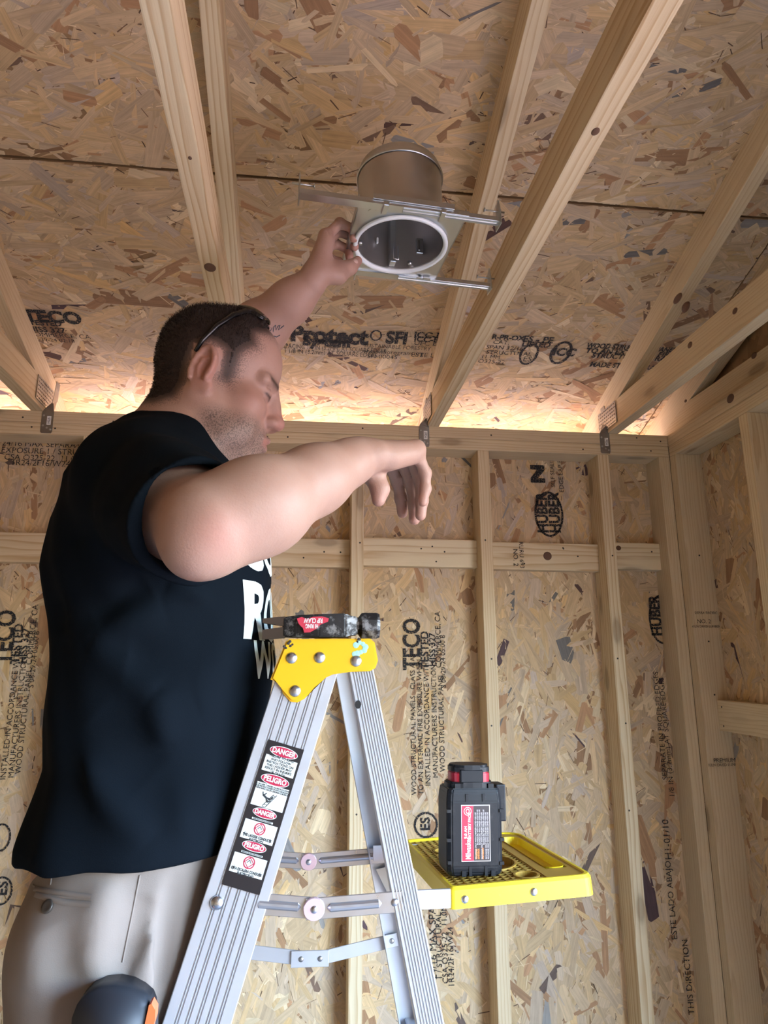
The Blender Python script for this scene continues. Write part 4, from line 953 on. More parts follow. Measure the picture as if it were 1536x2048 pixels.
def surface(prims, h, disp=None, margin=.02, B=12):
    lo = np.min([p.lo for p in prims if p.op == 'add'], 0)-margin; hi = np.max([p.hi for p in prims if p.op == 'add'], 0)+margin
    n = np.ceil((hi-lo)/h/B).astype(int)*B+1
    Vv = np.full(n, 1., np.float32)
    idx = np.stack(np.meshgrid(*[np.arange(B+1)]*3, indexing='ij'), -1).reshape(-1, 3)
    for bi in range(0, n[0]-1, B):
        for bj in range(0, n[1]-1, B):
            for bk in range(0, n[2]-1, B):
                b0 = lo+np.array([bi, bj, bk])*h; b1 = b0+B*h
                rel = [p for p in prims if np.all(p.lo-p.k-.012 < b1) and np.all(p.hi+p.k+.012 > b0)]
                if not any(p.op == 'add' for p in rel): continue
                P = b0+idx*h; d = np.full(len(P), 1.)
                for p in rel:
                    v = p.f(P)
                    if p.op == 'add': d = smin(d, v, p.k)
                    elif p.op == 'sub': d = -smin(-d, v, p.k)
                if disp is not None: d = d-disp(P)
                Vv[bi:bi+B+1, bj:bj+B+1, bk:bk+B+1] = d.reshape(B+1, B+1, B+1)
    ins = Vv < 0
    c = [ins[i:n[0]-1+i, j:n[1]-1+j, k:n[2]-1+k] for i in (0, 1) for j in (0, 1) for k in (0, 1)]
    allin = c[0].copy(); anyin = c[0].copy()
    for q in c[1:]: allin &= q; anyin |= q
    act = anyin & ~allin; cells = np.argwhere(act); ids = np.full(act.shape, -1, np.int32); ids[act] = np.arange(len(cells))
    corner = np.array([(i, j, k) for i in (0, 1) for j in (0, 1) for k in (0, 1)])
    vals = np.stack([Vv[cells[:, 0]+a, cells[:, 1]+b, cells[:, 2]+e] for a, b, e in corner], 1)
    acc = np.zeros((len(cells), 3)); cnt = np.zeros(len(cells))
    for a in range(8):
        for b in range(a+1, 8):
            if np.abs(corner[a]-corner[b]).sum() != 1: continue
            m = (vals[:, a] < 0) != (vals[:, b] < 0); t = np.where(m, vals[:, a]/(vals[:, a]-vals[:, b]+1e-12), 0)
            acc += np.where(m[:, None], corner[a]+t[:, None]*(corner[b]-corner[a]), 0); cnt += m
    verts = lo+(cells+acc/cnt[:, None])*h
    faces = []
    for ax in range(3):
        o1, o2 = [(1, 2), (2, 0), (0, 1)][ax]
        sl0 = [slice(1, n[i]-1) for i in range(3)]; sl1 = list(sl0); sl0[ax] = slice(0, n[ax]-1); sl1[ax] = slice(1, n[ax])
        A, Bb = ins[tuple(sl0)], ins[tuple(sl1)]
        base = np.array([0 if i == ax else 1 for i in range(3)])
        for flip, m in ((False, A & ~Bb), (True, ~A & Bb)):
            e = np.argwhere(m)+base
            d1 = np.zeros(3, int); d1[o1] = 1; d2 = np.zeros(3, int); d2[o2] = 1
            g4 = [ids[tuple((e-q).T)] for q in (d1+d2, d2, 0*d1, d1)]
            if flip: g4 = g4[::-1]
            faces.append(np.stack(g4, 1))
    return verts, np.concatenate(faces)
def np_mesh(name, verts, faces, mat, parent=None, col=None, smooth=True):
    me = bpy.data.meshes.new(name); nv, nf = len(verts), len(faces)
    me.vertices.add(nv); me.vertices.foreach_set('co', verts.astype(np.float32).ravel())
    me.loops.add(4*nf); me.loops.foreach_set('vertex_index', faces.astype(np.int32).ravel())
    me.polygons.add(nf); me.polygons.foreach_set('loop_start', np.arange(0, 4*nf, 4, dtype=np.int32)); me.polygons.foreach_set('loop_total', np.full(nf, 4, np.int32))
    me.update(calc_edges=True)
    if col is not None:
        ca = me.color_attributes.new('Col', 'FLOAT_COLOR', 'POINT'); ca.data.foreach_set('color', (np.c_[col, np.ones(nv)] if col.shape[1] == 3 else col).astype(np.float32).ravel())
    return link(name, me, mat, parent, smooth)
def rot(p, y, r):
    cp, sp, cy, sy, cr, sr = math.cos(p), math.sin(p), math.cos(y), math.sin(y), math.cos(r), math.sin(r)
    return np.array([[cy, -sy, 0], [sy, cy, 0], [0, 0, 1]])@np.array([[cp, 0, sp], [0, 1, 0], [-sp, 0, cp]])@np.array([[1, 0, 0], [0, cr, -sr], [0, sr, cr]])
HO = V(-.1395, -1.027, 2.130); HM = rot(.15, .09, .0)
def H(x, y, z): return HO+HM@V(x, y, z)
def toH(P): return (P-HO)@HM

# key joints
Rs = V(-.214, -1.145, 1.928); RE = at(424, 1060, D=.735); RW = at(722, 914, D=.87)
Ls = V(-.195, -.825, 1.985); LW = at(622, 567, D=1.265); LE = at(462, 708, D=1.33)
_T = [(1.30, -.212, -.99, .154, .192, 2.3), (1.40, -.210, -.99, .155, .193, 2.3), (1.47, -.203, -.99, .156, .190, 2.3), (1.56, -.190, -.99, .146, .176, 2.3), (1.62, -.189, -.99, .150, .176, 2.3), (1.70, -.186, -.99, .157, .180, 2.3),
         (1.76, -.192, -.99, .158, .184, 2.3), (1.83, -.200, -.99, .163, .188, 2.3), (1.90, -.206, -.99, .155, .188, 2.3), (1.96, -.212, -.99, .138, .180, 2.2), (2.01, -.212, -.99, .112, .150, 2.1), (2.05, -.205, -.995, .080, .100, 2.0), (2.075, -.198, -1.0, .05, .06, 2.0)]
TORSO = [(a-0, b-.004, c, d, e, f) for a, b, c, d, e, f in _T]
def head_prims():
    p = []
    E_ = lambda c, r, k=.012, op='add': p.append(ell(H(*c), r, HM, k, op))
    Cn = lambda a, b, ra, rb, k=.01, op='add': p.append(cone(H(*a), H(*b), ra, rb, k, op))
    E_((-.002, 0, .040), (.092, .0765, .086)); E_((-.020, 0, .028), (.071, .075, .078), .02); E_((.036, 0, .050), (.057, .062, .066), .03)
    E_((.030, 0, -.035), (.060, .060, .080), .02); E_((.012, 0, -.055), (.058, .062, .055), .02)
    for s in (-1, 1):
        Cn((-.012, s*.058, -.038), (.030, s*.050, -.094), .020, .022, .02); Cn((.030, s*.050, -.094), (.062, s*.012, -.115), .022, .019, .02)
        E_((.056, s*.043, -.032), (.027, .024, .022), .02)                      # cheekbone
        E_((.052, s*.046, -.075), (.026, .020, .028), .02)                      # cheek
        Cn((.088, s*.012, .014), (.075, s*.050, .010), .0105, .0100, .012)      # brow
        p.append(ell(H(.097, s*.035, -.003), (.015, .017, .011), HM, .008, 'sub'))   # socket
        E_((.0755, s*.031, -.0055), (.0155, .0165, .0135), .006)                # closed lid
        E_((.097, s*.0140, -.0445), (.0125, .0075, .0085), .006)                # nostril wing
        p.append(ell(H(.1035, s*.0068, -.0515), (.0052, .0034, .0035), HM, .003, 'sub'))
    E_((.063, 0, -.112), (.021, .024, .018), .014)                              # chin
    E_((.066, 0, -.078), (.028, .034, .028), .018)                              # muzzle
    E_((.088, 0, -.022), (.020, .0125, .034), .010); Cn((.087, 0, .016), (.106, 0, -.036), .0090, .0095, .008); E_((.1075, 0, -.0405), (.0118, .0110, .0105), .008)
    Cn((.089, -.019, -.0755), (.096, 0, -.0715), .0042, .0058, .004); Cn((.089, .019, -.0755), (.096, 0, -.0715), .0042, .0058, .004)
    Cn((.087, -.016, -.0835), (.092, 0, -.0855), .0050, .0072, .004); Cn((.087, .016, -.0835), (.092, 0, -.0855), .0050, .0072, .004)
    p.append(cone(H(.0955, -.021, -.0795), H(.0990, 0, -.0785), .0012, .0016, .002, 'sub')); p.append(cone(H(.0955, .021, -.0795), H(.0990, 0, -.0785), .0012, .0016, .002, 'sub'))
    for s in (-1, 1):
        p.append(cone(H(.098, s*.024, -.050), H(.086, s*.038, -.082), .0020, .0022, .006, 'sub')); p.append(cone(H(.082, s*.040, -.088), H(.070, s*.046, -.108), .0018, .0022, .006, 'sub'))
        p.append(cone(H(.090, s*.018, -.018), H(.078, s*.046, -.022), .0016, .0016, .006, 'sub')); p.append(cone(H(.091, s*.020, .0005), H(.080, s*.046, .0015), .0012, .0014, .004, 'sub'))
        p.append(cone(H(.050, s*.061, -.070), H(.042, s*.060, -.105), .0020, .0025, .008, 'sub'))
    E_((.030, 0, -.112), (.045, .042, .026), .02)                               # soft under-chin
    # ears
    for s in (-1, 1):
        EM = HM@rot(.22, s*.42, 0)
        c = H(-.012, s*.079, -.006)
        p.append(ell(c, (.0190, .0085, .0335), EM, .006)); p.append(ell(H(-.005, s*.079, -.035), (.0105, .0065, .0120), EM, .006))
        p.append(ell(c+EM@V(.0035, s*.0085, .001), (.0115, .0065, .0215), EM, .004, 'sub'))
        pts = [c+EM@V(.0165*math.cos(t)-.001, s*.0075, .0310*math.sin(t)) for t in np.linspace(-.6, 3.9, 12)]
        for a, b in zip(pts, pts[1:]): p.append(cone(a, b, .0038, .0038, .003))
        pts = [c+EM@V(x, s*.0055, z) for x, z in ((.006, .016), (-.004, .010), (-.007, -.004), (-.002, -.014))]
        for a, b in zip(pts, pts[1:]): p.append(cone(a, b, .0028, .0028, .003))
        p.append(cone(c+EM@V(.0125, s*.004, -.002), c+EM@V(.0125, s*.005, -.010), .0045, .0045, .004))
    # neck
    Cn((-.022, 0, -.045), (-.036, 0, -.118), .058, .060, .03); p.append(cone(H(-.036, 0, -.118), V(-.195, -1.0, 1.95), .062, .085, .03))
    Cn((-.046, 0, -.030), (-.060, 0, -.130), .038, .046, .02)
    for s in (-1, 1): p.append(cone(H(-.020, s*.055, -.045), V(-.115, -1.0+s*.03, 1.985), .016, .013, .015))
    return p
def hand(prims, w, x, dors, side, flex, spread=(-.06, -.0, .05, .12), s=1.0, palm_k=.012):
    x = nrm(x); z = nrm(np.asarray(dors)-x*np.dot(dors, x)); y = np.cross(z, x)*side      # y towards the thumb
    mc = [(.088, .027), (.092, .006), (.087, -.014), (.078, -.032)]; ln = [(.044, .026, .021), (.048, .030, .022), (.044, .028, .021), (.034, .021, .019)]; rr_ = [.0096, .0099, .0094, .0083]
    tips = []
    for i, (mx, my) in enumerate(mc):
        b = w+(x*mx+y*my)*s; a = w+(x*.012+y*my*.55)*s
        prims.append(cone(a, b, .0165*s, .0125*s, palm_k)); prims.append(cone(w+(x*.03+y*my*.8-z*.007)*s, b-(z*.006+x*.012)*s, .013*s, .0115*s, palm_k))
        prims.append(ell(b+z*.0015*s, (.0112*s,)*3, None, .006))
        d0 = nrm(x+y*math.tan(-spread[i])); ang = 0; p = b
        for j, L in enumerate(ln[i]):
            ang += flex[i][j]; d = d0*math.cos(ang)-z*math.sin(ang); q = p+d*L*s
            r0 = rr_[i]*s*(1-.06*j); prims.append(cone(p, q, r0, r0*.92, .004 if j else .006)); 
            if j < 2: prims.append(ell(q, (r0*1.02,)*3, None, .003))
            p = q
        tips.append((p, d, z*math.cos(ang)+d0*math.sin(ang)))
    return x, y, z, tips
body = head_prims()
body.append(loft([(z, cx, cy, ax*(.84 if z < 1.7 else .93), ay*(.84 if z < 1.7 else .93), e) for z, cx, cy, ax, ay, e in TORSO if z > 1.35], 0, .03))
for s, q in ((-1, Rs), (1, Ls)): body.append(cone(V(-.20, -1.0+s*.05, 2.015), q+V(.01, 0, .01), .055, .055, .05)); body.append(ell(q, (.066, .066, .066), None, .04))
# right arm
def limb(pts, rad, k=.03):
    for (a, ra), (b, rb) in zip(zip(pts, rad), list(zip(pts, rad))[1:]): body.append(cone(a, b, ra, rb, k))
up_ = nrm(np.cross(RW-RE, V(0, 1, 0)))
limb([Rs, Rs*.5+RE*.5, RE+(Rs-RE)*.1], [.066, .0625, .050]); 
limb([RE, RE*.72+RW*.28, RE*.35+RW*.65, RE*.1+RW*.9], [.0465, .0470, .0365, .0285])
body.append(ell(RE*.72+RW*.28+V(0, -.004, .002), (.048, .044, .044), None, .03)); body.append(ell(RE+nrm(RE-RW)*.022+V(0, 0, -.014), (.022,)*3, None, .03))
body.append(cone(RE*.1+RW*.9, RW, .0265, .0255, .015))
hx = nrm(at(806, 904, D=.945)-RW); RH = hand(body, RW, hx, nrm(V(-.12, -.22, 1)), 1, [(1.02, .42, .22), (1.12, .46, .25), (1.18, .5, .25), (1.22, .55, .3)])
tb = [RW+hx*.022+RH[1]*.020-RH[2]*.010, at(748, 951, D=.895), at(760, 978, D=.89), at(757, 1000, D=.885)]
for a, b, ra, rb in zip(tb, tb[1:], (.0165, .0125, .0112), (.0130, .0112, .0088)): body.append(cone(a, b, ra, rb, .008))
# left arm
limb([Ls, Ls*.5+LE*.5, LE], [.060, .054, .046]); limb([LE, LE*.65+LW*.35, LE*.25+LW*.75, LW], [.046, .0485, .0350, .0275])
lx = nrm(at(647, 490, D=1.315)-LW); LH = hand(body, LW+lx*.004, lx, nrm(V(-.97, -.14, .15)), -1, [(.38, 1.25, 1.25), (.40, 1.25, 1.25), (.42, 1.25, 1.2), (.45, 1.2, 1.2)], s=1.05)
tl = [LW+lx*.012+LH[1]*.016+V(.012, 0, 0), at(676, 551, D=1.275), at(700, 535, D=1.292), at(715, 522, D=1.306)]
for a, b, ra, rb in zip(tl, tl[1:], (.020, .0150, .0125), (.0150, .0122, .0092)): body.append(cone(a, b, ra, rb, .010))
body.append(cone(LW+lx*.02+V(.004, -.008, 0), at(672, 538, D=1.285), .020, .016, .015))
bv, bf = surface(body, .0027)

# hair line in head coordinates (x forward, z up), seen from the side
HL = np.array([(.076, .112), (.072, .090), (.052, .075), (.056, .052), (.040, .038), (.036, .030), (.032, -.004), (.026, -.016), (.010, -.014), (.007, .030), (-.012, .036), (-.030, .026), (-.036, .0), (-.036, -.030), (-.046, -.055), (-.075, -.070), (-.125, -.06), (-.14, .05), (-.1, .16), (0, .19), (.06, .16)])
def poly_sd(q, poly):
    d = np.full(len(q), 1e9); inside = np.zeros(len(q), bool); m = len(poly)
    for i in range(m):
        a, b = poly[i], poly[(i+1) % m]; e = b-a; w = q-a; t = np.clip((w@e)/(e@e), 0, 1)
        d = np.minimum(d, np.linalg.norm(w-t[:, None]*e, axis=1))
        c = (a[1] > q[:, 1]) != (b[1] > q[:, 1]); xi = a[0]+(q[:, 1]-a[1])/(b[1]-a[1]+1e-12)*e[0]
        inside ^= c & (q[:, 0] < xi)
    return np.where(inside, d, -d)
def sm(e0, e1, v): t = np.clip((v-e0)/(e1-e0), 0, 1); return t*t*(3-2*t)
def g3(P, c, r): return np.exp(-((P-c)**2).sum(1)/(r*r))
def skin_cols(P):
    c = np.tile(np.array([.385, .240, .190]), (len(P), 1)); q = toH(P); ay = np.abs(q[:, 1])
    def mixc(w, col): nonlocal c; c = c*(1-w[:, None])+np.array(col)*w[:, None]
    head = sm(.20, .17, np.linalg.norm(q, axis=1))
    mixc(.55*g3(q, V(.115, 0, -.045), .024)*head, (.42, .15, .12)); 
    e = np.exp(-((q[:, 0]+.010)**2/.022**2+(q[:, 2]+.008)**2/.036**2))*sm(.070, .078, ay)*head; mixc(.55*e, (.46, .18, .145))
    mixc(.35*np.exp(-((q[:, 0]-.066)**2+(q[:, 2]+.036)**2)/.028**2)*head, (.45, .19, .15))
    # lips, brow, lashes
    lip = np.exp(-((q[:, 2]+.079)/.0085)**2)*sm(.083, .090, q[:, 0])*sm(.024, .018, ay)*head; mixc(.65*lip, (.40, .15, .13))
    bl = np.exp(-((q[:, 2]-(.0145+.10*np.maximum(.030-ay, -.02)*-.25))/.0055)**2)*sm(.012, .017, ay)*sm(.056, .046, ay)*sm(.06, .07, q[:, 0])*head; mixc(.95*bl, (.050, .030, .022))
    la = np.exp(-((q[:, 2]+.0125-.10*(ay-.031)**2/.01)/.0022)**2)*sm(.016, .020, ay)*sm(.049, .044, ay)*sm(.072, .078, q[:, 0])*head; mixc(.95*la, (.04, .022, .018))
    # stubble on jaw, chin, upper lip
    stub = sm(-.048, -.075, q[:, 2]+.25*np.maximum(.02-q[:, 0], 0))*sm(-.02, .012, q[:, 0])*sm(-.16, -.135, q[:, 2]); stub = np.maximum(stub, .9*np.exp(-((q[:, 2]+.064)/.007)**2)*sm(.078, .088, q[:, 0])*sm(.03, .02, ay))
    stub *= 1-.9*lip
    mixc(.38*stub*head, (.16, .125, .115))
    # dark scalp hair stubble with soft fade
    sdv = poly_sd(q[:, [0, 2]], HL); top = sm(-.008, .010, sdv)*head*sm(.088, .06, np.where((ay > .070) & (q[:, 2] < .03) & (q[:, 0] > -.036) & (q[:, 0] < .009), .09, 0)); mixc(.90*top, (.028, .018, .014))
    # elbows, knuckles and fingertips ruddier
    mixc(.4*g3(P, at(440, 1070, D=.69), .028), (.42, .15, .12))
    for cpt in [t[0] for t in RH[3]]+[t[0] for t in LH[3]]+[tb[-1], tl[-1]]: mixc(.4*g3(P, cpt, .016), (.44, .20, .16))
    fade = sm(-.020, .0, sdv)*sm(.03, .008, sdv)*head*(~((ay > .070) & (q[:, 2] < .03) & (q[:, 0] > -.036) & (q[:, 0] < .009)))
    return np.c_[c, np.clip(np.maximum(stub*head, fade), 0, 1)]
SKIN = new_mat('skin', (.5, .3, .22), .52, 0, .4); n = N(SKIN); at_ = n.new('Attribute', attribute_name='Col'); tc = n.new('TexCoord').outputs['Object']
mott = n.noise(tc, 38, 4, .6); n.l(n.mix(n.math('MULTIPLY', n.math('SUBTRACT', mott, .4), .8), at_.outputs['Color'], n.mix(1.0, at_.outputs['Color'], (.80, .66, .62), 'MULTIPLY')), n.b.inputs['Base Color'])
base_l = n.b.inputs['Base Color'].links[0].from_socket
spk = n.ramp(n.noise(tc, 520, 2, .6), [(0, (0, 0, 0)), (.47, (0, 0, 0)), (.58, (1, 1, 1))])
n.l(n.mix(n.math('MULTIPLY', n.math('MULTIPLY', spk, at_.outputs['Alpha']), .62), base_l, (.055, .042, .038)), n.b.inputs['Base Color'])
n.b.inputs['Subsurface Weight'].default_value = .06; n.b.inputs['Subsurface Radius'].default_value = (.010, .004, .002); n.b.inputs['Subsurface Scale'].default_value = .6
n.bump(n.math('ADD', n.noise(tc, 420, 2), n.math('MULTIPLY', n.noise(tc, 90, 3), .8)), .22, .0012)
man = np_mesh('person', bv, bf, SKIN, None, skin_cols(bv))
tag(man, 'man in black t-shirt and khaki trousers on the ladder, holding up a light housing', 'person')
body_bvh = BVHTree.FromPolygons([Vector(v) for v in bv], [tuple(f) for f in bf])
cam_v = Vector(CAM)
def hit(bvh, px, py):
    loc, nor, i, d = bvh.ray_cast(cam_v, Vector(ray(px, py)).normalized()); return loc, nor

# short hair: thin raised cap plus clipped bristles ---------------------------------
def hair():
    q = toH(bv); sdv = poly_sd(q[:, [0, 2]], HL); nearear = (np.abs(q[:, 1]) > .074) & (q[:, 2] < .034) & (q[:, 0] > -.036) & (q[:, 0] < .02)
    w = sm(.0, .03, sdv)*(~nearear)*(np.linalg.norm(q, axis=1) < .19)
    topw = sm(.03, .10, q[:, 2])
    HAIRM = new_mat('short_dark_hair', (.022, .014, .011), .65, 0, .3)
    me = bpy.data.meshes.new('t'); me.from_pydata(bv.tolist(), [], bf.tolist()); me.update()
    nor = np.zeros(len(bv)*3, np.float32); me.vertices.foreach_get('normal', nor); nor = nor.reshape(-1, 3); bpy.data.meshes.remove(me)
    pos = bv+nor*((w*(.0022+.0045*topw))[:, None])
    ok = w > .30; keep = ok[bf].all(1); fs = bf[keep]; used = np.unique(fs); mp = np.full(len(bv), -1); mp[used] = np.arange(len(used))
    h = np_mesh('hair', pos[used], mp[fs], HAIRM, man); h['label'] = 'very short dark brown hair'
    gg = np.random.default_rng(5); tri = fs[gg.integers(0, len(fs), 16000)]; uu = gg.random((len(tri), 4)); uu /= uu.sum(1)[:, None]
    base = (pos[tri]*uu[..., None]).sum(1)-.0; nn_ = nor[tri[:, 0]]; ww = (w*(.35+.65*topw))[tri[:, 0]]
    L = (.0035+.0045*gg.random(len(tri)))*ww+.0008; d = nn_+gg.normal(0, .45, nn_.shape)+HM@V(.0, 0, .1); d /= np.linalg.norm(d, axis=1)[:, None]
    sd_ = np.cross(d, gg.normal(0, 1, d.shape)); sd_ /= np.linalg.norm(sd_, axis=1)[:, None]+1e-9
    v = np.stack([base-sd_*.00035, base+sd_*.00035, base+d*L[:, None]+sd_*.0001, base+d*L[:, None]-sd_*.0001], 1).reshape(-1, 3)
    b = np_mesh('hair_bristles', v, np.arange(len(v)).reshape(-1, 4), HAIRM, h, smooth=False); b['kind'] = 'stuff'
hair()

# t-shirt ------------------------------------------------------------------------------
def fold(a, b, r, amp):
    amp = amp*1.15; r = r*1.35
    a, b = np.asarray(a, float), np.asarray(b, float); ab = b-a; L2 = ab@ab
    def f(P):
        t = np.clip((P-a)@ab/L2, 0, 1); d = np.linalg.norm(P-a-t[:, None]*ab, axis=1); return amp*np.exp(-(d/r)**2)*np.sin(np.pi*np.clip(t, .02, .98))**.5
    return f
yS = -1.175
def S2(px, py, dy=0): return at(px, py, Y=yS+dy)
folds = [fold(S2(150, 1280), S2(330, 1215), .016, .009), fold(S2(170, 1285), S2(310, 1390), .018, .010), fold(S2(310, 1380), S2(330, 1500), .016, .008), fold(S2(120, 1500), S2(300, 1690), .014, .010), fold(S2(330, 1170), S2(500, 1215), .014, .008),
         fold(S2(470, 1220), S2(440, 1370), .013, .006), fold(S2(420, 1230), S2(400, 1340), .014, -.006), fold(S2(180, 1430), S2(300, 1560), .020, -.007), fold(S2(250, 1320), S2(400, 1330), .02, -.007), fold(S2(300, 1170), S2(180, 1240), .016, -.006),
         fold(S2(480, 1450), S2(400, 1650), .018, .006), fold(S2(350, 1540), S2(370, 1700), .016, .005), fold(S2(150, 1080), S2(240, 1200), .018, .006), fold(S2(110, 1180, .05), S2(110, 1270, .05), .02, -.006), fold(S2(390, 1420), S2(470, 1390), .02, .007)]
def shirt_disp(P):
    d = sum(f(P) for f in folds)*sm(.10, .14, np.linalg.norm(P-Rslv, axis=1))
    x, y, z = P.T
    d = d + .0022*np.sin(34*z+9*np.sin(5*x+3*y))*sm(1.34, 1.5, z)+.0016*np.sin(60*(x+.4*z)+4*np.sin(14*y)) + .0035*np.sin(18*x+22*y+5*np.sin(7*z))*sm(1.62, 1.42, z)
    return d
shirt = [loft(TORSO, .0, .03)]
for s, q in ((-1, Rs), (1, Ls)):
    shirt.append(cone(V(-.205, -1.0+s*.07, 1.992), q+V(.0, 0, .004), .070, .068, .05))
Rslv = Rs+(RE-Rs)*.84; Lslv = Ls+(LE-Ls)*.60
shirt += [cone(Rs, Rs*.4+Rslv*.6, .080, .076, .045), cone(Rs*.5+Rslv*.5, Rslv, .0765, .0735, .02), cone(Ls, Lslv, .080, .074, .04)]
# cut the sleeve ends flat, open cuffs, neck hole, open hem
def halfspace(p, nn_, lo, hi): return Prim(lambda P, p=np.asarray(p, float), m=nrm(nn_): -((P-p)@m), lo, hi, .003, 'sub')
def limited(f, c, r):   # subtract only inside a ball
    return Prim(lambda P: np.maximum(f(P), np.linalg.norm(P-c, axis=1)-r), c-r, c+r, .003, 'sub')
for a, b in ((Rs, Rslv), (Ls, Lslv)):
    ax = nrm(b-a); shirt.append(limited(lambda P, b=b, ax=ax: -((P-b)@ax), b+ax*.05, .125)); shirt.append(cone(b-ax*.018, b+ax*.10, .0620, .066, .004, 'sub'))
shirt.append(cone(H(-.045, 0, -.125)+V(-.002, 0, .004), H(-.02, 0, -.02), .074, .092, .008, 'sub')); shirt.append(cone(V(-.165, -1.005, 2.02), V(-.06, -1.03, 2.10), .055, .10, .01, 'sub'))
HEM = 1.458
shirt.append(Prim(lambda P: P[:, 2]-HEM-.004*np.sin(11*P[:, 0]+9*P[:, 1]), (-.6, -1.4, 1.2), (.2, -.6, 1.47), .004, 'sub'))
inner = loft(TORSO, -.016, 0); shirt.append(Prim(lambda P: np.maximum(inner.f(P), P[:, 2]-HEM-.04), (-.6, -1.4, 1.25), (.2, -.6, 1.50), .002, 'sub'))
sv, sf = surface(shirt, .0034, shirt_disp)
SHIRT = new_mat('black_cotton', (.0036, .0062, .0098), .9, 0, .06); n = N(SHIRT); tc = n.new('TexCoord').outputs['Object']
n.bump(n.noise(tc, 900, 2), .3, .0006); n.b.inputs['Sheen Weight'].default_value = .0; n.b.inputs['Sheen Roughness'].default_value = .5
sh = np_mesh('t_shirt', sv, sf, SHIRT, man); sh['label'] = 'loose black t-shirt with white chest print'
shirt_bvh = BVHTree.FromPolygons([Vector(v) for v in sv], [tuple(f) for f in sf])
# white lettering across the chest, laid on the cloth
def chest_print(s, size, y0, z0, squash, bold):
    me = text_mesh(s, size, 0, 'LEFT', bold, squash); bm = bmesh.new(); bm.from_mesh(me); bpy.data.meshes.remove(me)
    bmesh.ops.triangulate(bm, faces=bm.faces); bmesh.ops.subdivide_edges(bm, edges=[e for e in bm.edges if e.calc_length() > .008], cuts=3, use_grid_fill=True); bmesh.ops.triangulate(bm, faces=bm.faces)
    dead = []
    for v in bm.verts:
        # text x runs from his right side (towards the camera) to his left across the chest
        o = Vector((.35, y0+v.co.x, z0+v.co.y)); loc, nor, i, d = shirt_bvh.ray_cast(o, Vector((-1, 0, 0)))
        if loc is None or loc.x < -.25: dead.append(v); v.co = Vector((9, 9, 9))
        else: v.co = loc+nor*.0012
    bmesh.ops.delete(bm, geom=dead, context='VERTS')
    bmesh_obj('chest_print', bm, new_mat('white_print', (.62, .72, .72), .7), sh)
chest_print('RON', .105, -1.125, 1.765, .95, .004); chest_print('WORK', .07, -1.095, 1.70, .8, .002); chest_print('SUN', .10, -1.115, 1.86, .95, .004)

# trousers ---------------------------------------------------------------------------------
PANT = [(1.28, -.208, -.99, .128, .160, 2.3), (1.36, -.206, -.99, .134, .166, 2.3), (1.45, -.202, -.99, .136, .168, 2.3), (1.53, -.195, -.99, .128, .160, 2.3)]
rk, ra_ = V(-.270, -1.100, .98), V(-.290, -1.085, .655); lk, la_ = V(-.262, -.90, .99), V(-.285, -.905, .655)
pants = [loft(PANT, 0, .05), cone(V(-.230, -1.080, 1.36), rk, .093, .086, .04), cone(rk, ra_, .086, .068, .03), cone(V(-.195, -.895, 1.34), lk, .098, .088, .05), cone(lk, la_, .086, .068, .03), ell(V(-.255, -1.065, 1.35), (.078, .085, .085), None, .04)]
yP = -1.17
def S3(px, py, dy=0): return at(px, py, Y=yP+dy)
pf = [fold(S3(335, 1760), S3(285, 1960), .014, .012), fold(S3(300, 1800), S3(225, 1960), .020, -.014), fold(S3(250, 1960), S3(330, 1975), .012, .010), fold(S3(210, 1760), S3(190, 1900), .016, .006), fold(S3(120, 1850), S3(160, 1990), .022, -.008), fold(S3(170, 1880), S3(215, 1990), .014, .008),
      fold(S3(60, 1840), S3(50, 2000), .02, .004), fold(S3(265, 1745), S3(262, 1800), .01, -.005), fold(S3(350, 1770, .02), S3(310, 1990, .02), .008, -.018), fold(S3(390, 1770, .06), S3(360, 1960, .06), .012, .009)]
def pant_disp(P):
    x, y, z = P.T; return sum(f(P) for f in pf) + .002*np.sin(30*z+8*x+4*np.sin(11*y))+.004*np.sin(24*z)*sm(.9, .75, z)
pv, pfc = surface(pants, .0045, pant_disp)
KH = new_mat('khaki_cotton', (.44, .38, .33), .85, 0, .25); n = N(KH); tc = n.new('TexCoord').outputs['Object']
n.l(n.mix(n.noise(tc, 14, 4), (.25, .215, .19), (.20, .17, .15)), n.b.inputs['Base Color']); n.bump(n.noise(tc, 800, 2), .3, .0006)
tr_ = np_mesh('trousers', pv, pfc, KH, man); tr_['label'] = 'khaki work trousers'
pant_bvh = BVHTree.FromPolygons([Vector(v) for v in pv], [tuple(f) for f in pfc])
def strip(name, pts, w, lift, mat, parent, bvh):
    P = []; 
    for px, py in pts:
        loc, nor = hit(bvh, px, py)
        if loc is not None: P.append((np.array(loc), np.array(nor)))
    if len(P) < 2: return
    bm = bmesh.new(); rows = []
    for i, (c, nn_) in enumerate(P):
        d = nrm(P[min(i+1, len(P)-1)][0]-P[max(i-1, 0)][0]); s = nrm(np.cross(nn_, d))
        rows.append([bm.verts.new(Vector(c+s*w/2-nn_*.001)), bm.verts.new(Vector(c+s*w/2*.8+nn_*lift)), bm.verts.new(Vector(c-s*w/2*.8+nn_*lift)), bm.verts.new(Vector(c-s*w/2-nn_*.001))])
    for a, b in zip(rows, rows[1:]):
        for k in range(3): bm.faces.new((a[k], a[k+1], b[k+1], b[k]))
    bmesh.ops.recalc_face_normals(bm, faces=bm.faces)
    return bmesh_obj(name, bm, mat, parent, True)
lerp = lambda a, b, n_: [(a[0]+(b[0]-a[0])*k/n_, a[1]+(b[1]-a[1])*k/n_) for k in range(n_+1)]
strip('pocket_welt', lerp((70, 1778), (183, 1794), 8), .006, .0014, KH, tr_, pant_bvh)
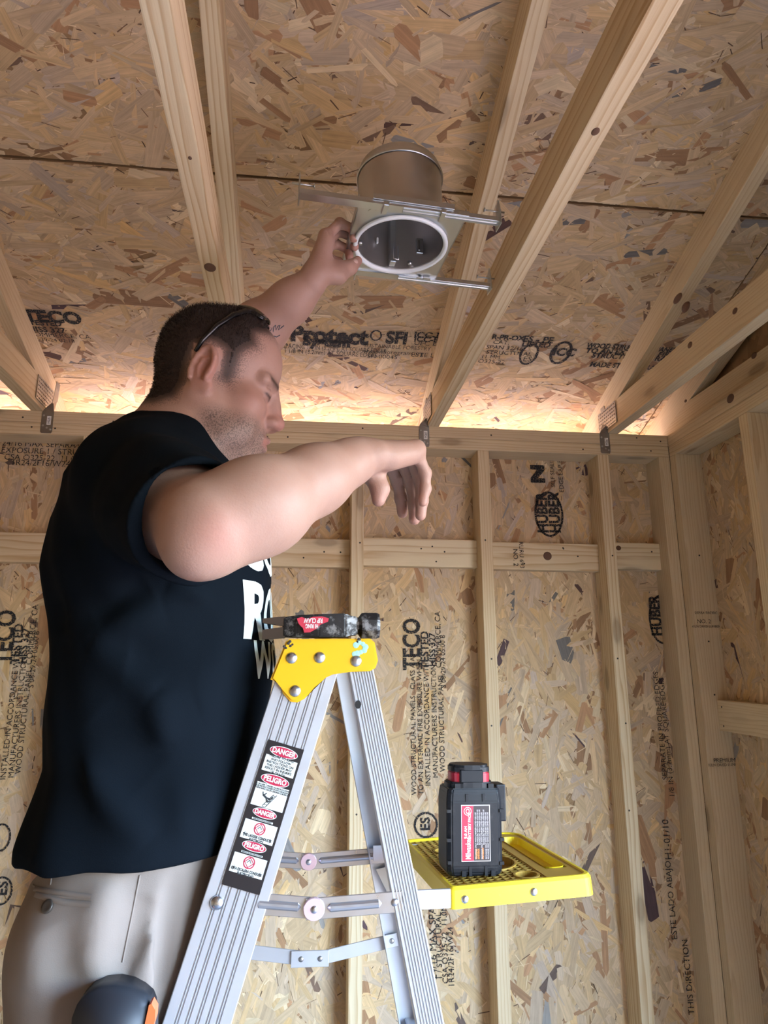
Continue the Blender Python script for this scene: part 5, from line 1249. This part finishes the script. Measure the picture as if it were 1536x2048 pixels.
strip('pocket_welt', lerp((72, 1789), (120, 1803), 4)+lerp((130, 1805), (182, 1809), 5), .007, .0016, KH, tr_, pant_bvh)
strip('pocket_slit', lerp((66, 1770), (90, 1785), 4)+lerp((100, 1791), (182, 1799), 6), .003, .0006, KH, tr_, pant_bvh)
strip('side_seam', lerp((108, 1722), (101, 1770), 5), .0022, .0010, KH, tr_, pant_bvh); strip('side_seam', lerp((280, 1750), (245, 1925), 10), .0022, .0009, KH, tr_, pant_bvh)
loc, nor = hit(pant_bvh, 96, 1813)
nn_ = np.array(nor); a_ = nrm(np.cross(nn_, V(0, 0, 1)))
bm = bmesh.new(); bm_lathe(bm, [(0, .0022), (.004, .0024), (.0072, .0030), (.0078, .0020), (.0078, -.001)], 18, frame(np.array(loc), a_, np.cross(nn_, a_), nn_)); bmesh_obj('pocket_button', bm, new_mat('dark_button', (.05, .042, .036), .3), tr_, True)
# boots
BOOT = new_mat('brown_boot_leather', (.16, .09, .05), .6)
for y, dx in ((-1.085, 0.0), (-.905, .0)):
    bp = [cone(V(-.355+dx, y, .625), V(-.17+dx, y, .618), .043, .036, .02), cone(V(-.17+dx, y, .618), V(-.12+dx, y, .614), .038, .032, .02), cone(V(-.335+dx, y, .63), V(-.30+dx, y, .74), .045, .050, .03), Prim(lambda P: P[:, 2]-.5820, (-.6, -1.4, .3), (.3, -.6, .60), .002, 'sub')]
    v_, f_ = surface(bp, .005); np_mesh('boot', v_, f_, BOOT, man)
# forearm tattoo strokes (left inner forearm)
TAT = new_mat('tattoo_ink', (.035, .05, .06), .6)
for pts in ([(541, 662), (544, 655), (546, 664), (548, 653), (551, 650), (552, 660), (556, 652), (560, 650), (557, 660), (563, 655), (568, 651)], [(548, 672), (553, 674), (560, 670)]):
    strip('tattoo_stroke', pts, .0022, .0004, TAT, man, body_bvh)
# thumb nail on the left hand
loc, nor = hit(body_bvh, 712, 522)
if loc is not None:
    nn_ = np.array(nor); a_ = nrm((tl[-1]-tl[-2])-nn_*np.dot(tl[-1]-tl[-2], nn_)); bm = bmesh.new(); bm_lathe(bm, [(0, .0008), (.0045, .0006), (.0055, -.0006)], 12, frame(np.array(loc), a_, np.cross(nn_, a_), nn_) @ Matrix.Diagonal((1.25, .95, 1, 1)))
    bmesh_obj('thumb_nail', bm, new_mat('nail', (.60, .42, .36), .35), man, True)

# ------------------------------------------------------------------ sunglasses pushed up on his head
def sunglasses():
    BL = new_mat('glossy_black_frame', (.006, .006, .007), .25); LN = new_mat('dark_lens', (.006, .007, .008), .08)
    s = empty('sunglasses', tuple(H(.02, 0, .135))); tag(s, 'black sunglasses pushed up on top of the man\'s head', 'sunglasses')
    def surf_pt(x, y, z, lift):
        c = Vector(H(0, 0, .03)); d = Vector(H(x, y, z))-c; d.normalize(); loc, nor, i, t = body_bvh.ray_cast(c, d)
        return np.array(loc)+np.array(d)*lift
    for sd_ in (-1, 1):
        pts = [surf_pt(*p, l) for p, l in (((-.030, sd_*.080, .016), .004), ((-.022, sd_*.080, .034), .006), ((-.008, sd_*.078, .060), .008), ((.010, sd_*.070, .090), .009), ((.028, sd_*.058, .115), .010), ((.040, sd_*.048, .125), .011))]
        bm = bmesh.new(); bm_tube(bm, [Vector(p) for p in pts], [.0028, .0034, .0040, .0044, .0048, .0050], 8); bmesh_obj('temple_arm', bm, BL, s, True)
        # lens: bulged patch following the crown
        vs = []; fs = []; m = 9
        for i in range(m):
            for j in range(m):
                u = -1+2*i/(m-1); w_ = -1+2*j/(m-1); rr2 = math.sqrt(1-.35*w_*w_)
                vs.append(surf_pt(.034+.022*w_*(1-.15*u*u), sd_*(.031+.026*u*rr2), .130-.010*abs(u)-.012*w_, .010+.004*(1-u*u)*(1-w_*w_)))
        for i in range(m-1):
            for j in range(m-1): fs.append((i*m+j, (i+1)*m+j, (i+1)*m+j+1, i*m+j+1))
        o = raw('lens', vs, fs, LN, s, True); md = o.modifiers.new('thick', 'SOLIDIFY'); md.thickness = .003; md.offset = 1
        rim = [vs[i*m] for i in range(m)]+[vs[(m-1)*m+j] for j in range(1, m)]+[vs[i*m+m-1] for i in range(m-2, -1, -1)]+[vs[j] for j in range(m-2, -1, -1)]
        bm = bmesh.new(); bm_tube(bm, [Vector(p) for p in rim], .0022, 7); bmesh_obj('rim', bm, BL, s, True)
    bm = bmesh.new(); bm_tube(bm, [Vector(surf_pt(.036, y, .134, .012)) for y in (-.010, 0, .010)], .003, 8); bmesh_obj('bridge', bm, BL, s, True)
sunglasses()

# ------------------------------------------------------------------ tape measure clipped at the thigh
def tape():
    loc, nor = hit(pant_bvh, 232, 2005)
    c = np.array(loc); y0 = c[1]-.008
    RB = new_mat('black_rubber_case', (.018, .022, .030), .45); OR = new_mat('orange_plastic', (.85, .16, .05), .4)
    t = empty('tape_measure', tuple(at(228, 2110, Y=y0))); tag(t, 'dark rounded tape measure with an orange lock tab against his khaki thigh', 'tape measure')
    prof = [(152, 2052), (154, 2020), (164, 1994), (182, 1976), (206, 1967), (235, 1964), (262, 1970), (284, 1982), (300, 1996), (306, 2012), (309, 2040), (309, 2150), (152, 2150)]
    pl = [at(px, py, Y=y0-.02) for px, py in prof]; o = at(230, 2060, Y=y0-.02)
    bm = bmesh.new(); bm_prism(bm, [(p[0]-o[0], p[2]-o[2]) for p in pl][::-1], 0, .040, frame((o[0], y0+.002, o[2]), V(1, 0, 0), V(0, 0, 1), V(0, -1, 0)))
    fr_ = [e for e in bm.edges if e.calc_face_angle(0) > 1.2 and e.calc_length() < .2]; bmesh.ops.bevel(bm, geom=fr_, offset=.008, segments=4, affect='EDGES')
    bmesh_obj('case', bm, RB, t, True)
    bm = bmesh.new(); q = [(298, 2010), (303, 2007), (311, 2021), (310, 2040), (300, 2075), (284, 2075)]; q = [at(px, py, Y=y0-.040) for px, py in q]
    bm_prism(bm, [(p[0]-o[0], p[2]-o[2]) for p in q][::-1], .026, .0425, frame((o[0], y0+.002, o[2]), V(1, 0, 0), V(0, 0, 1), V(0, -1, 0))); bmesh_obj('lock_tab', bm, OR, t)
    box('belt_clip', (o[0]-.012, y0-.001, o[2]-.03), (o[0]+.012, y0+.009, o[2]+.02), GALV, t)
tape()
